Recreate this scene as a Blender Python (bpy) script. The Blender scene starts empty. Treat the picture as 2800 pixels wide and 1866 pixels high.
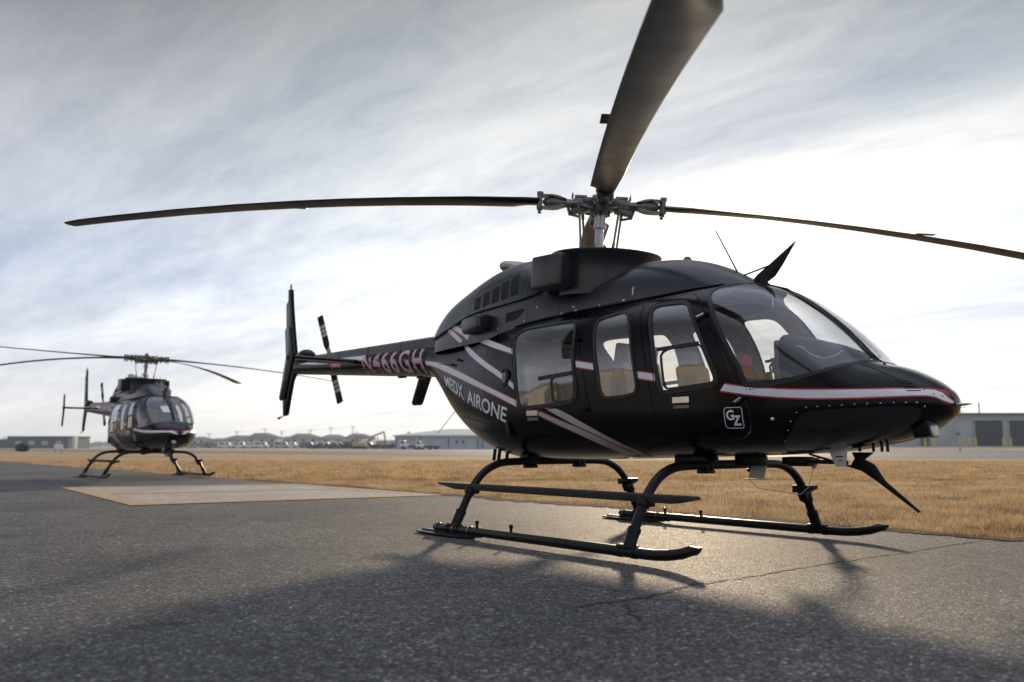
import math, numpy as np
# ---------------------------------------------------------------- body surfaces (metres; x forward, y port, z up, ground at 0)
XN = 3.135
def hermite(xs, ys):
    xs = np.array(xs, float); ys = np.array(ys, float)
    if xs[0] > xs[-1]: xs = xs[::-1]; ys = ys[::-1]
    h = np.diff(xs); d = np.diff(ys)/h
    m = np.zeros(len(xs)); m[0] = d[0]; m[-1] = d[-1]
    for i in range(1, len(xs)-1):
        if d[i-1]*d[i] > 0:
            w1 = 2*h[i]+h[i-1]; w2 = h[i]+2*h[i-1]
            m[i] = (w1+w2)/(w1/d[i-1]+w2/d[i])
    def f(x):
        x = np.clip(np.asarray(x, float), xs[0], xs[-1])
        i = np.clip(np.searchsorted(xs, x)-1, 0, len(h)-1)
        t = (x-xs[i])/h[i]
        return ((2*t**3-3*t**2+1)*ys[i]+(t**3-2*t**2+t)*h[i]*m[i]+(-2*t**3+3*t**2)*ys[i+1]+(t**3-t**2)*h[i]*m[i+1])
    return f
def prof(pairs):
    us = [math.sqrt(max(0, XN-p[0])) for p in pairs]
    return hermite(us, [p[1] for p in pairs])
class Hull:
    """closed round section: half width w, bottom zb, top zt, widest at zc, exponents nb / nt, all along u = sqrt(XN - x)"""
    def __init__(s, w, zb, zt, zc, nb, nt):
        s.w, s.zb, s.zt, s.zc, s.nb, s.nt = map(prof, (w, zb, zt, zc, nb, nt))
    def pt(s, u, t):
        u = np.asarray(u, float); t = np.asarray(t, float)
        th = (t-.5)*math.pi; sn = np.sin(th); cs = np.abs(np.cos(th))
        up = sn > 0
        n = np.where(up, s.nt(u), s.nb(u)); zc = s.zc(u)
        h = np.where(up, s.zt(u)-zc, zc-s.zb(u))
        y = -s.w(u)*cs**(2/n); z = zc+h*np.sign(sn)*np.abs(sn)**(2/n)
        return np.stack([XN-u*u+0*t, y, z], -1)
    def ut(s, x, z):
        u = np.sqrt(np.maximum(0, XN-np.asarray(x, float))); zc = s.zc(u); dz = np.asarray(z, float)-zc
        up = dz > 0; h = np.where(up, s.zt(u)-zc, zc-s.zb(u)); n = np.where(up, s.nt(u), s.nb(u))
        q = np.clip(np.abs(dz)/np.maximum(h, 1e-6), 0, 1)**(n/2)
        return u, .5+np.sign(dz)*np.arcsin(q)/math.pi
    def nrm(s, u, t):
        e = 1e-3
        uu = np.maximum(np.asarray(u, float), 4e-3); tt = np.clip(np.asarray(t, float), 2e-3, 1-2e-3)
        a = s.pt(uu+e, tt)-s.pt(uu-e, tt); b = s.pt(uu, tt+e)-s.pt(uu, tt-e)
        n = np.cross(b, a); n /= np.maximum(np.linalg.norm(n, axis=-1, keepdims=True), 1e-12)
        return n
BODY = Hull(
 w=[(3.135,0),(3.115,.115),(3.05,.235),(2.9,.385),(2.7,.495),(2.4,.600),(2.0,.690),(1.5,.735),(.5,.745),(-.4,.735),(-1.0,.655),(-1.6,.51),(-2.2,.345),(-2.6,.245),(-2.85,.20)],
 zb=[(3.135,1.085),(3.12,1.035),(3.11,1.015),(3.01,.95),(2.9,.895),(2.78,.85),(2.63,.82),(2.4,.785),(2.1,.755),(1,.715),(-.3,.685),(-1.0,.69),(-1.4,.75),(-1.8,.88),(-2.1,1.03),(-2.35,1.21),(-2.55,1.41),(-2.75,1.59),(-2.85,1.63)],
 zt=[(3.135,1.09),(3.12,1.13),(3.07,1.195),(2.97,1.268),(2.82,1.342),(2.66,1.392),(2.62,1.417),(2.5,1.552),(2.39,1.668),(2.27,1.777),(2.15,1.873),(2.02,1.966),(1.9,2.03),(1.7,2.085),(1.4,2.11),(0,2.12),(-1,2.10),(-2,2.05),(-2.85,2.02)],
 zc=[(3.135,1.087),(3.0,1.09),(2.5,1.10),(1.8,1.12),(.5,1.2),(-.8,1.25),(-1.6,1.4),(-2.3,1.65),(-2.85,1.825)],
 nb=[(3.13,2.0),(2.6,2.3),(2,2.9),(1,3.4),(-.5,3.2),(-1.5,2.4),(-2.85,2.0)],
 nt=[(3.13,2.0),(2.8,2.3),(2.5,2.7),(2,3.0),(1.4,3.1),(0,3.0),(-1,2.6),(-2,2.2),(-2.85,2.0)])
# cowling on the roof: only the upper half (t > .5) of its section is used
COWL = Hull(
 w=[(1.78,.02),(1.72,.14),(1.5,.29),(1.2,.385),(.8,.43),(0,.45),(-.8,.45),(-1.4,.42),(-2.0,.35),(-2.4,.29),(-2.6,.24),(-2.70,.17),(-2.75,.03)],
 zb=[(3.13,1.5),(-2.85,1.5)],
 zt=[(1.78,2.06),(1.72,2.09),(1.5,2.22),(1.35,2.30),(1.2,2.36),(1.0,2.405),(.7,2.43),(.5,2.40),(.25,2.335),(0,2.32),(-.3,2.37),(-.5,2.52),(-.7,2.66),(-1.0,2.70),(-1.3,2.68),(-1.6,2.625),(-1.95,2.535),(-2.3,2.425),(-2.5,2.305),(-2.64,2.16),(-2.72,2.02),(-2.75,1.93)],
 zc=[(3.13,1.9),(1.6,1.92),(-2.85,1.90)],
 nb=[(3.13,2),(-2.85,2)],
 nt=[(1.78,2.3),(1.2,2.9),(.5,3.4),(-.8,3.2),(-1.6,3.0),(-2.4,2.6),(-2.85,2.4)])
def boom_c(x):      # tail boom centre height and radius
    k = (-2.8-x)/4.2
    return 1.83+.215*k, .195-.10*k
D = {'win_rear': [(-0.539,1.606),(-0.624,1.767),(-0.659,1.85),(-0.634,1.898),(-0.535,1.923),(-0.164,1.916),(0.14,1.91),(0.197,1.894),(0.247,1.765),(0.26,1.651),(0.28,1.444),(0.319,1.347),(0.319,1.234),(0.265,1.194),(-0.051,1.181),(-0.394,1.17),(-0.457,1.205),(-0.482,1.337)],
 'win_mid': [(0.509,1.765),(0.489,1.844),(0.51,1.885),(0.611,1.901),(0.81,1.927),(0.893,1.777),(0.938,1.641),(1.012,1.32),(1.015,1.258),(0.978,1.22),(0.686,1.208),(0.642,1.232),(0.616,1.291),(0.586,1.463),(0.543,1.625)],
 'win_front': [(1.117,1.83),(1.095,1.893),(1.117,1.924),(1.218,1.927),(1.42,1.916),(1.488,1.835),(1.645,1.568),(1.757,1.333),(1.773,1.287),(1.756,1.259),(1.532,1.242),(1.303,1.228),(1.266,1.25),(1.236,1.367),(1.183,1.617)],
 'vent_rear': [(0.006,1.424),(0.245,1.437),(0.291,1.423),(0.301,1.389),(0.301,1.228),(0.266,1.205),(0.053,1.198),(0.029,1.226),(0.023,1.31)],
 'vent_front': [(1.268,1.55),(1.598,1.56),(1.639,1.55),(1.669,1.501),(1.754,1.316),(1.757,1.282),(1.73,1.269),(1.401,1.249),(1.326,1.247),(1.304,1.29),(1.285,1.424)],
 'ventbar_rear': [(-0.165,1.416),(0.294,1.439)],
 'ventbar_front': [(1.229,1.553),(1.611,1.569),(1.646,1.559),(1.683,1.5),(1.769,1.315),(1.772,1.275),(1.736,1.259),(1.356,1.236)],
 'windshield': [(1.608,1.957),(1.595,1.991),(1.598,2.021),(1.646,2.041),(1.742,2.042),(1.806,2.043),(1.863,2.039),(1.92,2.02),(1.972,1.993),(2.148,1.866),(2.282,1.754),(2.405,1.637),(2.499,1.542),(2.576,1.457),(2.623,1.413),(2.657,1.391),(2.635,1.388),(2.614,1.373),(2.542,1.332),(2.416,1.289),(2.318,1.269),(2.215,1.258),(2.107,1.25),(2.013,1.248),(1.957,1.377),(1.867,1.531),(1.766,1.704),(1.683,1.849)],
 'seam_front': [(1.043,1.76),(0.997,1.872),(0.982,1.943),(1.016,1.982),(1.169,1.991),(1.404,2.001),(1.476,1.976),(1.554,1.904),(1.607,1.833),(1.81,1.512),(1.947,1.222),(1.992,1.143),(2.029,1.054),(2.026,0.956),(1.985,0.892),(1.911,0.86),(1.791,0.844),(1.591,0.833),(1.384,0.833),(1.302,0.857),(1.256,0.905),(1.219,0.983),(1.172,1.249),(1.103,1.55)],
 'seam_mid': [(0.243,1.972),(0.33,1.784),(0.344,1.671),(0.393,1.477),(0.476,1.167),(0.53,0.971),(0.508,0.868),(0.374,0.763)],
 'seam_rear': [(0.236,1.973),(-0.002,1.974),(-0.327,1.961),(-0.606,1.974),(-0.86,1.962),(-0.917,1.915),(-0.905,1.83),(-0.841,1.664),(-0.817,1.508),(-0.804,1.355),(-0.778,1.174),(-0.728,1.023),(-0.655,0.905),(-0.508,0.831),(-0.318,0.795),(0.029,0.782),(0.428,0.795)],
 'seam_frame': [(1.594,1.973),(1.607,1.923),(1.667,1.813),(1.86,1.508),(1.989,1.253),(2.06,1.096),(2.143,0.955)],
 'st_nose': [[(1.847,1.262),(2.003,1.23),(2.161,1.214),(2.317,1.201),(2.466,1.193),(2.647,1.187),(2.814,1.185),(2.959,1.185),(3.048,1.182),(3.083,1.176),(3.096,1.166),(3.118,1.128),(3.132,1.099)],[(1.801,1.198),(2.001,1.162),(2.158,1.142),(2.315,1.127),(2.463,1.117),(2.649,1.114),(2.818,1.116),(2.968,1.121),(3.045,1.125),(3.091,1.111),(3.118,1.078),(3.132,1.08)]],
 'st_b': [[(1.025,1.408),(1.208,1.377)],[(1.039,1.334),(1.217,1.303)]],
 'st_c': [[(0.316,1.548),(0.534,1.509)],[(0.331,1.476),(0.547,1.437)]],
 'st_d': [[(-1.276,1.905),(-0.904,1.811),(-0.637,1.745)],[(-1.686,1.942),(-1.501,1.901),(-1.176,1.82),(-0.852,1.736),(-0.604,1.672)]],
 'st_e': [[(-2.183,2.004),(-1.765,1.893),(-1.323,1.724),(-0.91,1.574),(-0.645,1.462),(-0.544,1.399)],[(-1.897,1.902),(-1.643,1.781),(-1.279,1.644),(-0.894,1.502),(-0.639,1.387),(-0.533,1.329)]],
 'st_f': [[(-2.84,1.83),(-2.6,1.8),(-2.352,1.754),(-1.898,1.643),(-1.569,1.554),(-1.228,1.46),(-0.816,1.341),(-0.489,1.241)],[(-2.84,1.768),(-2.6,1.728),(-2.374,1.669),(-1.973,1.573),(-1.555,1.467),(-1.22,1.385),(-0.877,1.29),(-0.477,1.163)]],
 'st_g': [[(-0.09,1.148),(0.073,1.146),(0.326,1.041),(0.549,0.942),(0.817,0.816),(0.893,0.756),(0.847,0.721)],[(0.35,0.968),(0.368,0.961),(0.419,0.944),(0.531,0.9),(0.772,0.784),(0.803,0.746),(0.758,0.72)]],
 'st_h': [[(-0.337,1.14),(-0.181,1.137),(0.088,1.049),(0.367,0.959),(0.53,0.899),(0.77,0.783),(0.797,0.739)],[(-0.338,1.131),(-0.184,1.084),(0.077,0.99),(0.292,0.916),(0.48,0.841),(0.598,0.782),(0.659,0.732)]],
 'st_ca': [[(-2.354,2.246),(-2.062,2.167),(-1.825,2.081),(-1.681,2.021)],[(-2.218,2.157),(-2.007,2.073),(-1.856,2.007),(-1.748,1.943)]],
 'st_cb': [[(-2.361,2.191),(-2.129,2.127),(-1.967,2.04),(-1.836,1.962)],[(-2.357,2.153),(-2.199,2.082),(-2.075,2.011),(-1.925,1.935)]],
 'boom_a': [[(-5.186,71.2),(-4.69,64.7),(-4.546,62.5)],[(-5.589,65.1),(-5.029,27.9),(-4.529,12.5),(-4.344,8.1)]],
 'boom_b': [[(-6.307,45.9),(-5.884,26.4),(-5.543,14.9)],[(-6.67,28.6),(-6.238,15.9),(-5.862,13.1),(-5.541,12.7)]],
 'boom_c': [[(-2.876,0.23),(-2.666,-6.65),(-2.504,-15.6)],[(-2.865,-17.3),(-2.685,-22.1),(-2.547,-31.1)]],
 'danger': [(-5.523,4.16),(-5.466,14.4),(-5.143,9.9),(-5.122,-12.6),(-5.382,-13.2),(-5.437,-21.7),(-5.449,-11.4)],
 'regquad': [(-4.562,59.5),(-3.008,49.1),(-2.905,-48.9),(-4.407,-45.5)],
 'name1': [(-2.281,1.617),(-1.692,1.454),(-1.637,1.288),(-2.223,1.486)],
 'name2': [(-1.559,1.405),(-0.642,1.167),(-0.688,1.028),(-1.556,1.26)],
 'gz': [(1.829,1.082),(1.981,1.086),(1.97,0.935),(1.825,0.932)],
 'grilles': [[(-1.6,2.376),(-1.477,2.391),(-1.455,2.261),(-1.572,2.246)],[(-1.428,2.404),(-1.306,2.423),(-1.275,2.281),(-1.402,2.256)],[(-1.262,2.433),(-1.137,2.45),(-1.109,2.29),(-1.238,2.27)],[(-1.103,2.469),(-0.979,2.485),(-0.946,2.299),(-1.063,2.282)],[(-0.945,2.5),(-0.842,2.529),(-0.783,2.313),(-0.905,2.301)]],
 'gframe': [(-1.697,2.428),(-1.292,2.498),(-0.819,2.573),(-0.739,2.294),(-1.094,2.263),(-1.62,2.232)],
 'louvre': [(-1.006,2.15),(-0.718,2.164),(-0.723,2.133),(-0.823,2.07),(-1.013,2.055)],
 'upcowl': [(-1.637,2.235),(-0.733,2.253),(-0.582,2.296),(-0.716,2.602),(-0.885,2.642),(-1.007,2.579),(-1.299,2.508),(-1.7,2.439)],
 'scoop': [(-1.955,2.194),(-1.359,2.183),(-1.821,2.037),(-1.365,2.068)],
 'handle_f': [(1.387,1.173),(1.538,1.176),(1.542,1.091),(1.393,1.087)],
 'handle_r': [(-0.331,1.125),(-0.175,1.129),(-0.173,1.046),(-0.328,1.037)],
 'hinges': [(1.574,1.762),(1.654,1.79),(1.919,1.112),(1.992,1.153),(0.273,1.72),(0.368,1.731),(0.418,1.111),(0.493,1.115)],
 'rivets': [(2.1,0.78),(2.197,0.847),(2.261,0.918),(2.3,0.978),(2.35,1.035),(2.414,1.067),(2.484,1.072),(2.557,1.074),(2.63,1.077),(2.701,1.08),(2.77,1.082),(2.84,1.084),(2.905,1.087),(2.962,1.087),(3.008,1.086),(3.038,1.062)],
 'nosepanel': [(2.091,0.771),(2.26,0.89),(2.326,0.973),(2.388,1.029),(2.459,1.048),(2.732,1.059),(2.966,1.068),(3.022,1.048),(3.014,1.004),(2.896,0.917),(2.719,0.847),(2.457,0.794),(2.225,0.771)],
 'drain': [(2.181,0.994)],
 'vents_nose': [[(2.891,1.23),(2.949,1.23)],[(2.907,1.214),(2.971,1.214)],[(2.924,1.197),(2.99,1.198)],[(2.944,1.18),(3.005,1.181)],[(2.959,1.163),(3.021,1.163)]],
 'fuel': [(-0.703,1.462)],
 'bodyseam': [(-1.066,1.951),(-0.951,1.836),(-0.947,1.674),(-0.945,1.518),(-0.877,1.208),(-0.792,0.98),(-0.739,0.832)],
 'cowlseam': [[(0.658,2.194),(0.669,2.041)],[(-0.218,2.208),(-0.195,2.037)],[(-0.667,2.189),(-0.668,2.002)]],
 'whitebits': [(0.716,2.134),(0.616,2.065),(-0.009,2.087),(0.025,2.049),(-0.167,2.044),(-0.52,2.151),(-0.15,2.303),(0.331,2.057),(-0.709,2.038),(-1.141,2.009)],
 'bolts': [(-0.53,2.543),(-0.439,2.469),(-0.464,2.491)]}
import bpy, bmesh, random
from mathutils import Vector, Matrix, geometry
random.seed(7); RNG = np.random.default_rng(11)
scene = bpy.context.scene; COL = scene.collection
PI = math.pi; R_ = math.radians
# ---------------------------------------------------------------- materials
def nodes(name):
    m = bpy.data.materials.new(name); m.use_nodes = True
    nt = m.node_tree; b = nt.nodes['Principled BSDF']; return m, nt, b
def lk(nt, a, b): nt.links.new(a, b)
def tex(nt, scale, detail=6, rough=.55, coord='Object', vec=None):
    n = nt.nodes.new('ShaderNodeTexNoise'); n.inputs['Scale'].default_value = scale
    n.inputs['Detail'].default_value = detail; n.inputs['Roughness'].default_value = rough
    if vec is None:
        c = nt.nodes.new('ShaderNodeTexCoord'); lk(nt, c.outputs[coord], n.inputs['Vector'])
    else: lk(nt, vec, n.inputs['Vector'])
    return n
def ramp(nt, fac, stops):
    r = nt.nodes.new('ShaderNodeValToRGB'); e = r.color_ramp.elements
    while len(e) > 1: e.remove(e[0])
    e[0].position = stops[0][0]; e[0].color = (*stops[0][1], 1)
    for p, c in stops[1:]:
        q = e.new(p); q.color = (*c, 1)
    lk(nt, fac, r.inputs[0]); return r
def bump(nt, b, h, strength, dist):
    n = nt.nodes.new('ShaderNodeBump'); n.inputs['Strength'].default_value = strength; n.inputs['Distance'].default_value = dist
    lk(nt, h, n.inputs['Height']); lk(nt, n.outputs[0], b.inputs['Normal']); return n
def mat(name, col, rough=.5, metal=0, var=.12, scale=9, bmp=0, bscale=200, spec=.5, coat=0, rvar=.08):
    m, nt, b = nodes(name)
    n = tex(nt, scale)
    c = np.array(col)
    r = ramp(nt, n.outputs[0], [(.3, tuple(c*(1-var))), (.7, tuple(np.minimum(1, c*(1+var))))])
    lk(nt, r.outputs[0], b.inputs['Base Color'])
    mr = nt.nodes.new('ShaderNodeMapRange'); mr.inputs[3].default_value = max(.02, rough-rvar); mr.inputs[4].default_value = rough+rvar
    n2 = tex(nt, scale*2.7, 8); lk(nt, n2.outputs[0], mr.inputs[0]); lk(nt, mr.outputs[0], b.inputs['Roughness'])
    b.inputs['Metallic'].default_value = metal; b.inputs['Specular IOR Level'].default_value = spec
    b.inputs['Coat Weight'].default_value = coat; b.inputs['Coat Roughness'].default_value = .12
    if bmp: bump(nt, b, tex(nt, bscale, 4).outputs[0], bmp, .002)
    return m
M = {}
M['black'] = mat('satin_black_paint', (.0024, .0028, .0038), .20, var=.15, scale=3, spec=.20, coat=0, bmp=.06, bscale=5)
M['cowl'] = mat('matte_black_cowl_paint', (.018, .020, .026), .31, spec=.7, var=.15, scale=4, bmp=.04, bscale=8)
M['gloss'] = mat('gloss_black_paint', (.008, .008, .01), .18, var=.1, coat=.5)
M['gasket'] = mat('window_gasket_rubber', (.010, .011, .012), .5)
M['white'] = mat('white_vinyl', (.78, .78, .82), .35, var=.04)
M['silver'] = mat('silver_vinyl', (.42, .41, .40), .35, var=.05)
M['lilac'] = mat('dull_lilac_vinyl', (.50, .46, .52), .4, var=.06)
M['red'] = mat('red_vinyl', (.42, .022, .03), .35, var=.08)
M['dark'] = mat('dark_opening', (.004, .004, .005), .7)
M['tube'] = mat('gear_black_paint', (.005, .0055, .006), .36, var=.5, scale=14, spec=.24, rvar=.14)
M['step'] = mat('step_grit', (.03, .028, .024), .75, bmp=.4, bscale=500)
M['blade'] = mat('rotor_blade_paint', (.008, .0075, .0065), .40, spec=.22, var=.25, scale=2.2, bmp=.03, bscale=5, rvar=.10)
M['steel'] = mat('machined_steel', (.42, .42, .42), .30, 1, var=.25, scale=20)
M['hub'] = mat('hub_grey_metal', (.17, .17, .155), .40, .4, var=.35, scale=16)
M['alu'] = mat('bright_aluminium', (.7, .7, .68), .25, 1)
M['trim'] = mat('cabin_lining', (.42, .36, .28), .8, var=.15, bmp=.2)
M['seat'] = mat('seat_leather', (.42, .37, .30), .55, var=.15, bmp=.3, bscale=60)
M['panel'] = mat('instrument_cowl_vinyl', (.035, .037, .042), .55)
M['pgrey'] = mat('panel_grey', (.17, .165, .15), .5)
M['orange'] = mat('orange_red_plastic', (.62, .09, .03), .45)
M['digger'] = mat('faded_digger_paint', (.40, .31, .16), .6, var=.2)
M['yellow'] = mat('safety_yellow', (.72, .42, .03), .5, var=.15)
M['exh'] = mat('heat_stained_exhaust', (.42, .36, .28), .38, .8, var=.4, scale=8)
M['whitep'] = mat('white_paint', (.72, .72, .70), .4, var=.06)
M['stripey'] = mat('tail_blade_white', (.42, .42, .4), .45)
def glass_mat(name, tint, refl=1.0, dirt=.04):
    m = bpy.data.materials.new(name); m.use_nodes = True; nt = m.node_tree; nt.nodes.clear()
    o = nt.nodes.new('ShaderNodeOutputMaterial'); t = nt.nodes.new('ShaderNodeBsdfTransparent'); t.inputs[0].default_value = (*tint, 1)
    g = nt.nodes.new('ShaderNodeBsdfGlossy'); g.inputs['Roughness'].default_value = .012; g.inputs[0].default_value = (.92, .94, 1, 1)
    ge = nt.nodes.new('ShaderNodeNewGeometry'); dp = nt.nodes.new('ShaderNodeVectorMath'); dp.operation = 'DOT_PRODUCT'; lk(nt, ge.outputs['Normal'], dp.inputs[0]); lk(nt, ge.outputs['Incoming'], dp.inputs[1])
    def mm(op, a, b):
        q = nt.nodes.new('ShaderNodeMath'); q.operation = op; q.use_clamp = op == 'MULTIPLY_ADD'
        for i, v in enumerate((a,)+tuple(b)):
            if isinstance(v, (int, float)): q.inputs[i].default_value = v
            else: lk(nt, v, q.inputs[i])
        return q.outputs[0]
    ab = mm('ABSOLUTE', dp.outputs['Value'], ()); om = mm('SUBTRACT', 1.0, (ab,)); p5 = mm('POWER', om, (4.2,))
    mul = nt.nodes.new('ShaderNodeMath'); mul.operation = 'MULTIPLY_ADD'; mul.inputs[1].default_value = .72; mul.inputs[2].default_value = .05*refl; mul.use_clamp = True
    lk(nt, p5, mul.inputs[0])
    mx = nt.nodes.new('ShaderNodeMixShader'); lk(nt, mul.outputs[0], mx.inputs[0]); lk(nt, t.outputs[0], mx.inputs[1]); lk(nt, g.outputs[0], mx.inputs[2])
    # dust film and fine smears
    d = nt.nodes.new('ShaderNodeBsdfDiffuse'); d.inputs[0].default_value = (.6, .58, .54, 1)
    n = tex(nt, 5, 9, .75); mr = nt.nodes.new('ShaderNodeMapRange'); mr.inputs[1].default_value = .42; mr.inputs[2].default_value = .8; mr.inputs[3].default_value = .004; mr.inputs[4].default_value = dirt*3
    lk(nt, n.outputs[0], mr.inputs[0])
    m2 = nt.nodes.new('ShaderNodeMixShader'); lk(nt, mr.outputs[0], m2.inputs[0]); lk(nt, mx.outputs[0], m2.inputs[1]); lk(nt, d.outputs[0], m2.inputs[2])
    bn = nt.nodes.new('ShaderNodeBump'); bn.inputs['Strength'].default_value = .5; bn.inputs['Distance'].default_value = .012
    wv = tex(nt, 3.0, 1, .4); lk(nt, wv.outputs[0], bn.inputs['Height']); lk(nt, bn.outputs[0], g.inputs['Normal'])
    lk(nt, m2.outputs[0], o.inputs[0]); return m
M['glass'] = glass_mat('side_window_acrylic', (.95, .94, .92), 1.9, .012)
M['wglass'] = glass_mat('windshield_acrylic', (.92, .92, .92), 1.0, .008)
# ---------------------------------------------------------------- mesh helpers
def tag(o, label=None, cat=None, group=None, kind=None):
    if label: o['label'] = label
    if cat: o['category'] = cat
    if group: o['group'] = group
    if kind: o['kind'] = kind
    return o
def empty(name, loc=(0, 0, 0), rz=0):
    o = bpy.data.objects.new(name, None); COL.objects.link(o); o.location = loc; o.rotation_euler[2] = rz; o.empty_display_size = .2
    return o
def mesh_obj(name, v, f, mats, parent=None, smooth=True, nrm=None, fm=None, sharp=None):
    me = bpy.data.meshes.new(name)
    v = np.asarray(v, float)
    me.from_pydata([tuple(p) for p in v.tolist()], [], [tuple(q) for q in (f.tolist() if hasattr(f, 'tolist') else f)])
    for m in (mats if isinstance(mats, (list, tuple)) else [mats]): me.materials.append(M[m] if isinstance(m, str) else m)
    if fm is not None: me.polygons.foreach_set('material_index', np.asarray(fm, dtype=np.int32))
    me.polygons.foreach_set('use_smooth', [smooth]*len(me.polygons))
    me.update()
    if nrm is not None: me.normals_split_custom_set_from_vertices([tuple(p) for p in np.asarray(nrm).tolist()])
    elif smooth and sharp is not None: me.set_sharp_from_angle(angle=R_(sharp))
    o = bpy.data.objects.new(name, me); COL.objects.link(o)
    if parent is not None: o.parent = parent
    return o
class MB:
    def __init__(s): s.bm = bmesh.new()
    def _m(s, n0, mi):
        s.bm.faces.ensure_lookup_table()
        for f in s.bm.faces[n0:]: f.material_index = mi
    def box(s, c, d, rot=None, bev=0, mi=0, seg=2):
        n0 = len(s.bm.faces); t = bmesh.new()
        bmesh.ops.create_cube(t, size=1); bmesh.ops.scale(t, vec=d, verts=t.verts)
        if bev: bmesh.ops.bevel(t, geom=list(t.edges), offset=bev, segments=seg, affect='EDGES', profile=.5)
        mx = Matrix.Translation(c) @ (rot.to_4x4() if rot is not None else Matrix.Identity(4))
        bmesh.ops.transform(t, matrix=mx, verts=t.verts); s._add(t, mi); return s
    def _add(s, t, mi):
        vm = {v: s.bm.verts.new(v.co) for v in t.verts}
        for f in t.faces:
            try: g = s.bm.faces.new([vm[v] for v in f.verts]); g.material_index = mi; g.smooth = True
            except ValueError: pass
        t.free()
    def tube(s, path, r, seg=12, mi=0, cap=True, squash=1):
        P = [Vector(p) for p in path]; n = len(P); rr = r if isinstance(r, (list, tuple)) else [r]*n
        rings = []; up = None
        for i in range(n):
            t = (P[min(i+1, n-1)]-P[max(i-1, 0)]).normalized()
            if up is None: up = Vector((0, 0, 1)) if abs(t.z) < .9 else Vector((1, 0, 0))
            a = t.cross(up).normalized(); b = a.cross(t).normalized(); up = b
            rings.append([s.bm.verts.new(P[i]+(a*math.cos(q)+b*math.sin(q)*squash)*rr[i]) for q in [2*PI*k/seg for k in range(seg)]])
        for i in range(n-1):
            for k in range(seg):
                f = s.bm.faces.new((rings[i][k], rings[i][(k+1) % seg], rings[i+1][(k+1) % seg], rings[i+1][k])); f.material_index = mi
        if cap:
            f = s.bm.faces.new(rings[0][::-1]); f.material_index = mi; f = s.bm.faces.new(rings[-1]); f.material_index = mi
        return s
    def cyl(s, a, b, r, seg=14, mi=0, r2=None): return s.tube([a, b], [r, r if r2 is None else r2], seg, mi)
    def lathe(s, prf, c=(0, 0, 0), rot=None, seg=32, mi=0):
        rings = []
        mx = Matrix.Translation(c) @ (rot.to_4x4() if rot is not None else Matrix.Identity(4))
        for r, z in prf: rings.append([s.bm.verts.new(mx @ Vector((r*math.cos(2*PI*k/seg), r*math.sin(2*PI*k/seg), z))) for k in range(seg)])
        for i in range(len(prf)-1):
            for k in range(seg):
                f = s.bm.faces.new((rings[i][k], rings[i][(k+1) % seg], rings[i+1][(k+1) % seg], rings[i+1][k])); f.material_index = mi
        return s
    def prism(s, poly, h0, h1, axis='y', mi=0, bev=0):
        """poly of 2D points extruded: axis y -> points are (x, z); axis x -> (y, z); axis z -> (x, y)"""
        mk = {'y': lambda p, h: (p[0], h, p[1]), 'x': lambda p, h: (h, p[0], p[1]), 'z': lambda p, h: (p[0], p[1], h)}[axis]
        t = bmesh.new(); a = [t.verts.new(mk(p, h0)) for p in poly]; b = [t.verts.new(mk(p, h1)) for p in poly]
        t.faces.new(a); t.faces.new(b[::-1]); n = len(poly)
        for i in range(n): t.faces.new((a[i], b[i], b[(i+1) % n], a[(i+1) % n]))
        bmesh.ops.recalc_face_normals(t, faces=t.faces)
        if bev: bmesh.ops.bevel(t, geom=list(t.edges), offset=bev, segments=2, affect='EDGES', profile=.5)
        s._add(t, mi); return s
    def sphere(s, c, r, sc=(1, 1, 1), mi=0, seg=12):
        t = bmesh.new(); bmesh.ops.create_uvsphere(t, u_segments=seg, v_segments=max(6, seg//2), radius=r)
        bmesh.ops.transform(t, matrix=Matrix.Translation(c) @ Matrix.Diagonal((*sc, 1)), verts=t.verts); s._add(t, mi); return s
    def build(s, name, mats, parent=None, sharp=38, loc=None):
        bmesh.ops.recalc_face_normals(s.bm, faces=s.bm.faces)
        me = bpy.data.meshes.new(name); s.bm.to_mesh(me); s.bm.free()
        for m in (mats if isinstance(mats, (list, tuple)) else [mats]): me.materials.append(M[m] if isinstance(m, str) else m)
        me.polygons.foreach_set('use_smooth', [True]*len(me.polygons)); me.set_sharp_from_angle(angle=R_(sharp)); me.update()
        o = bpy.data.objects.new(name, me); COL.objects.link(o)
        if parent is not None: o.parent = parent
        if loc is not None:
            me.transform(Matrix.Translation(-Vector(loc))); o.location = loc
        return o
def rotY(a): return Matrix.Rotation(a, 3, 'Y')
def rotZ(a): return Matrix.Rotation(a, 3, 'Z')
def rotX(a): return Matrix.Rotation(a, 3, 'X')
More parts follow.
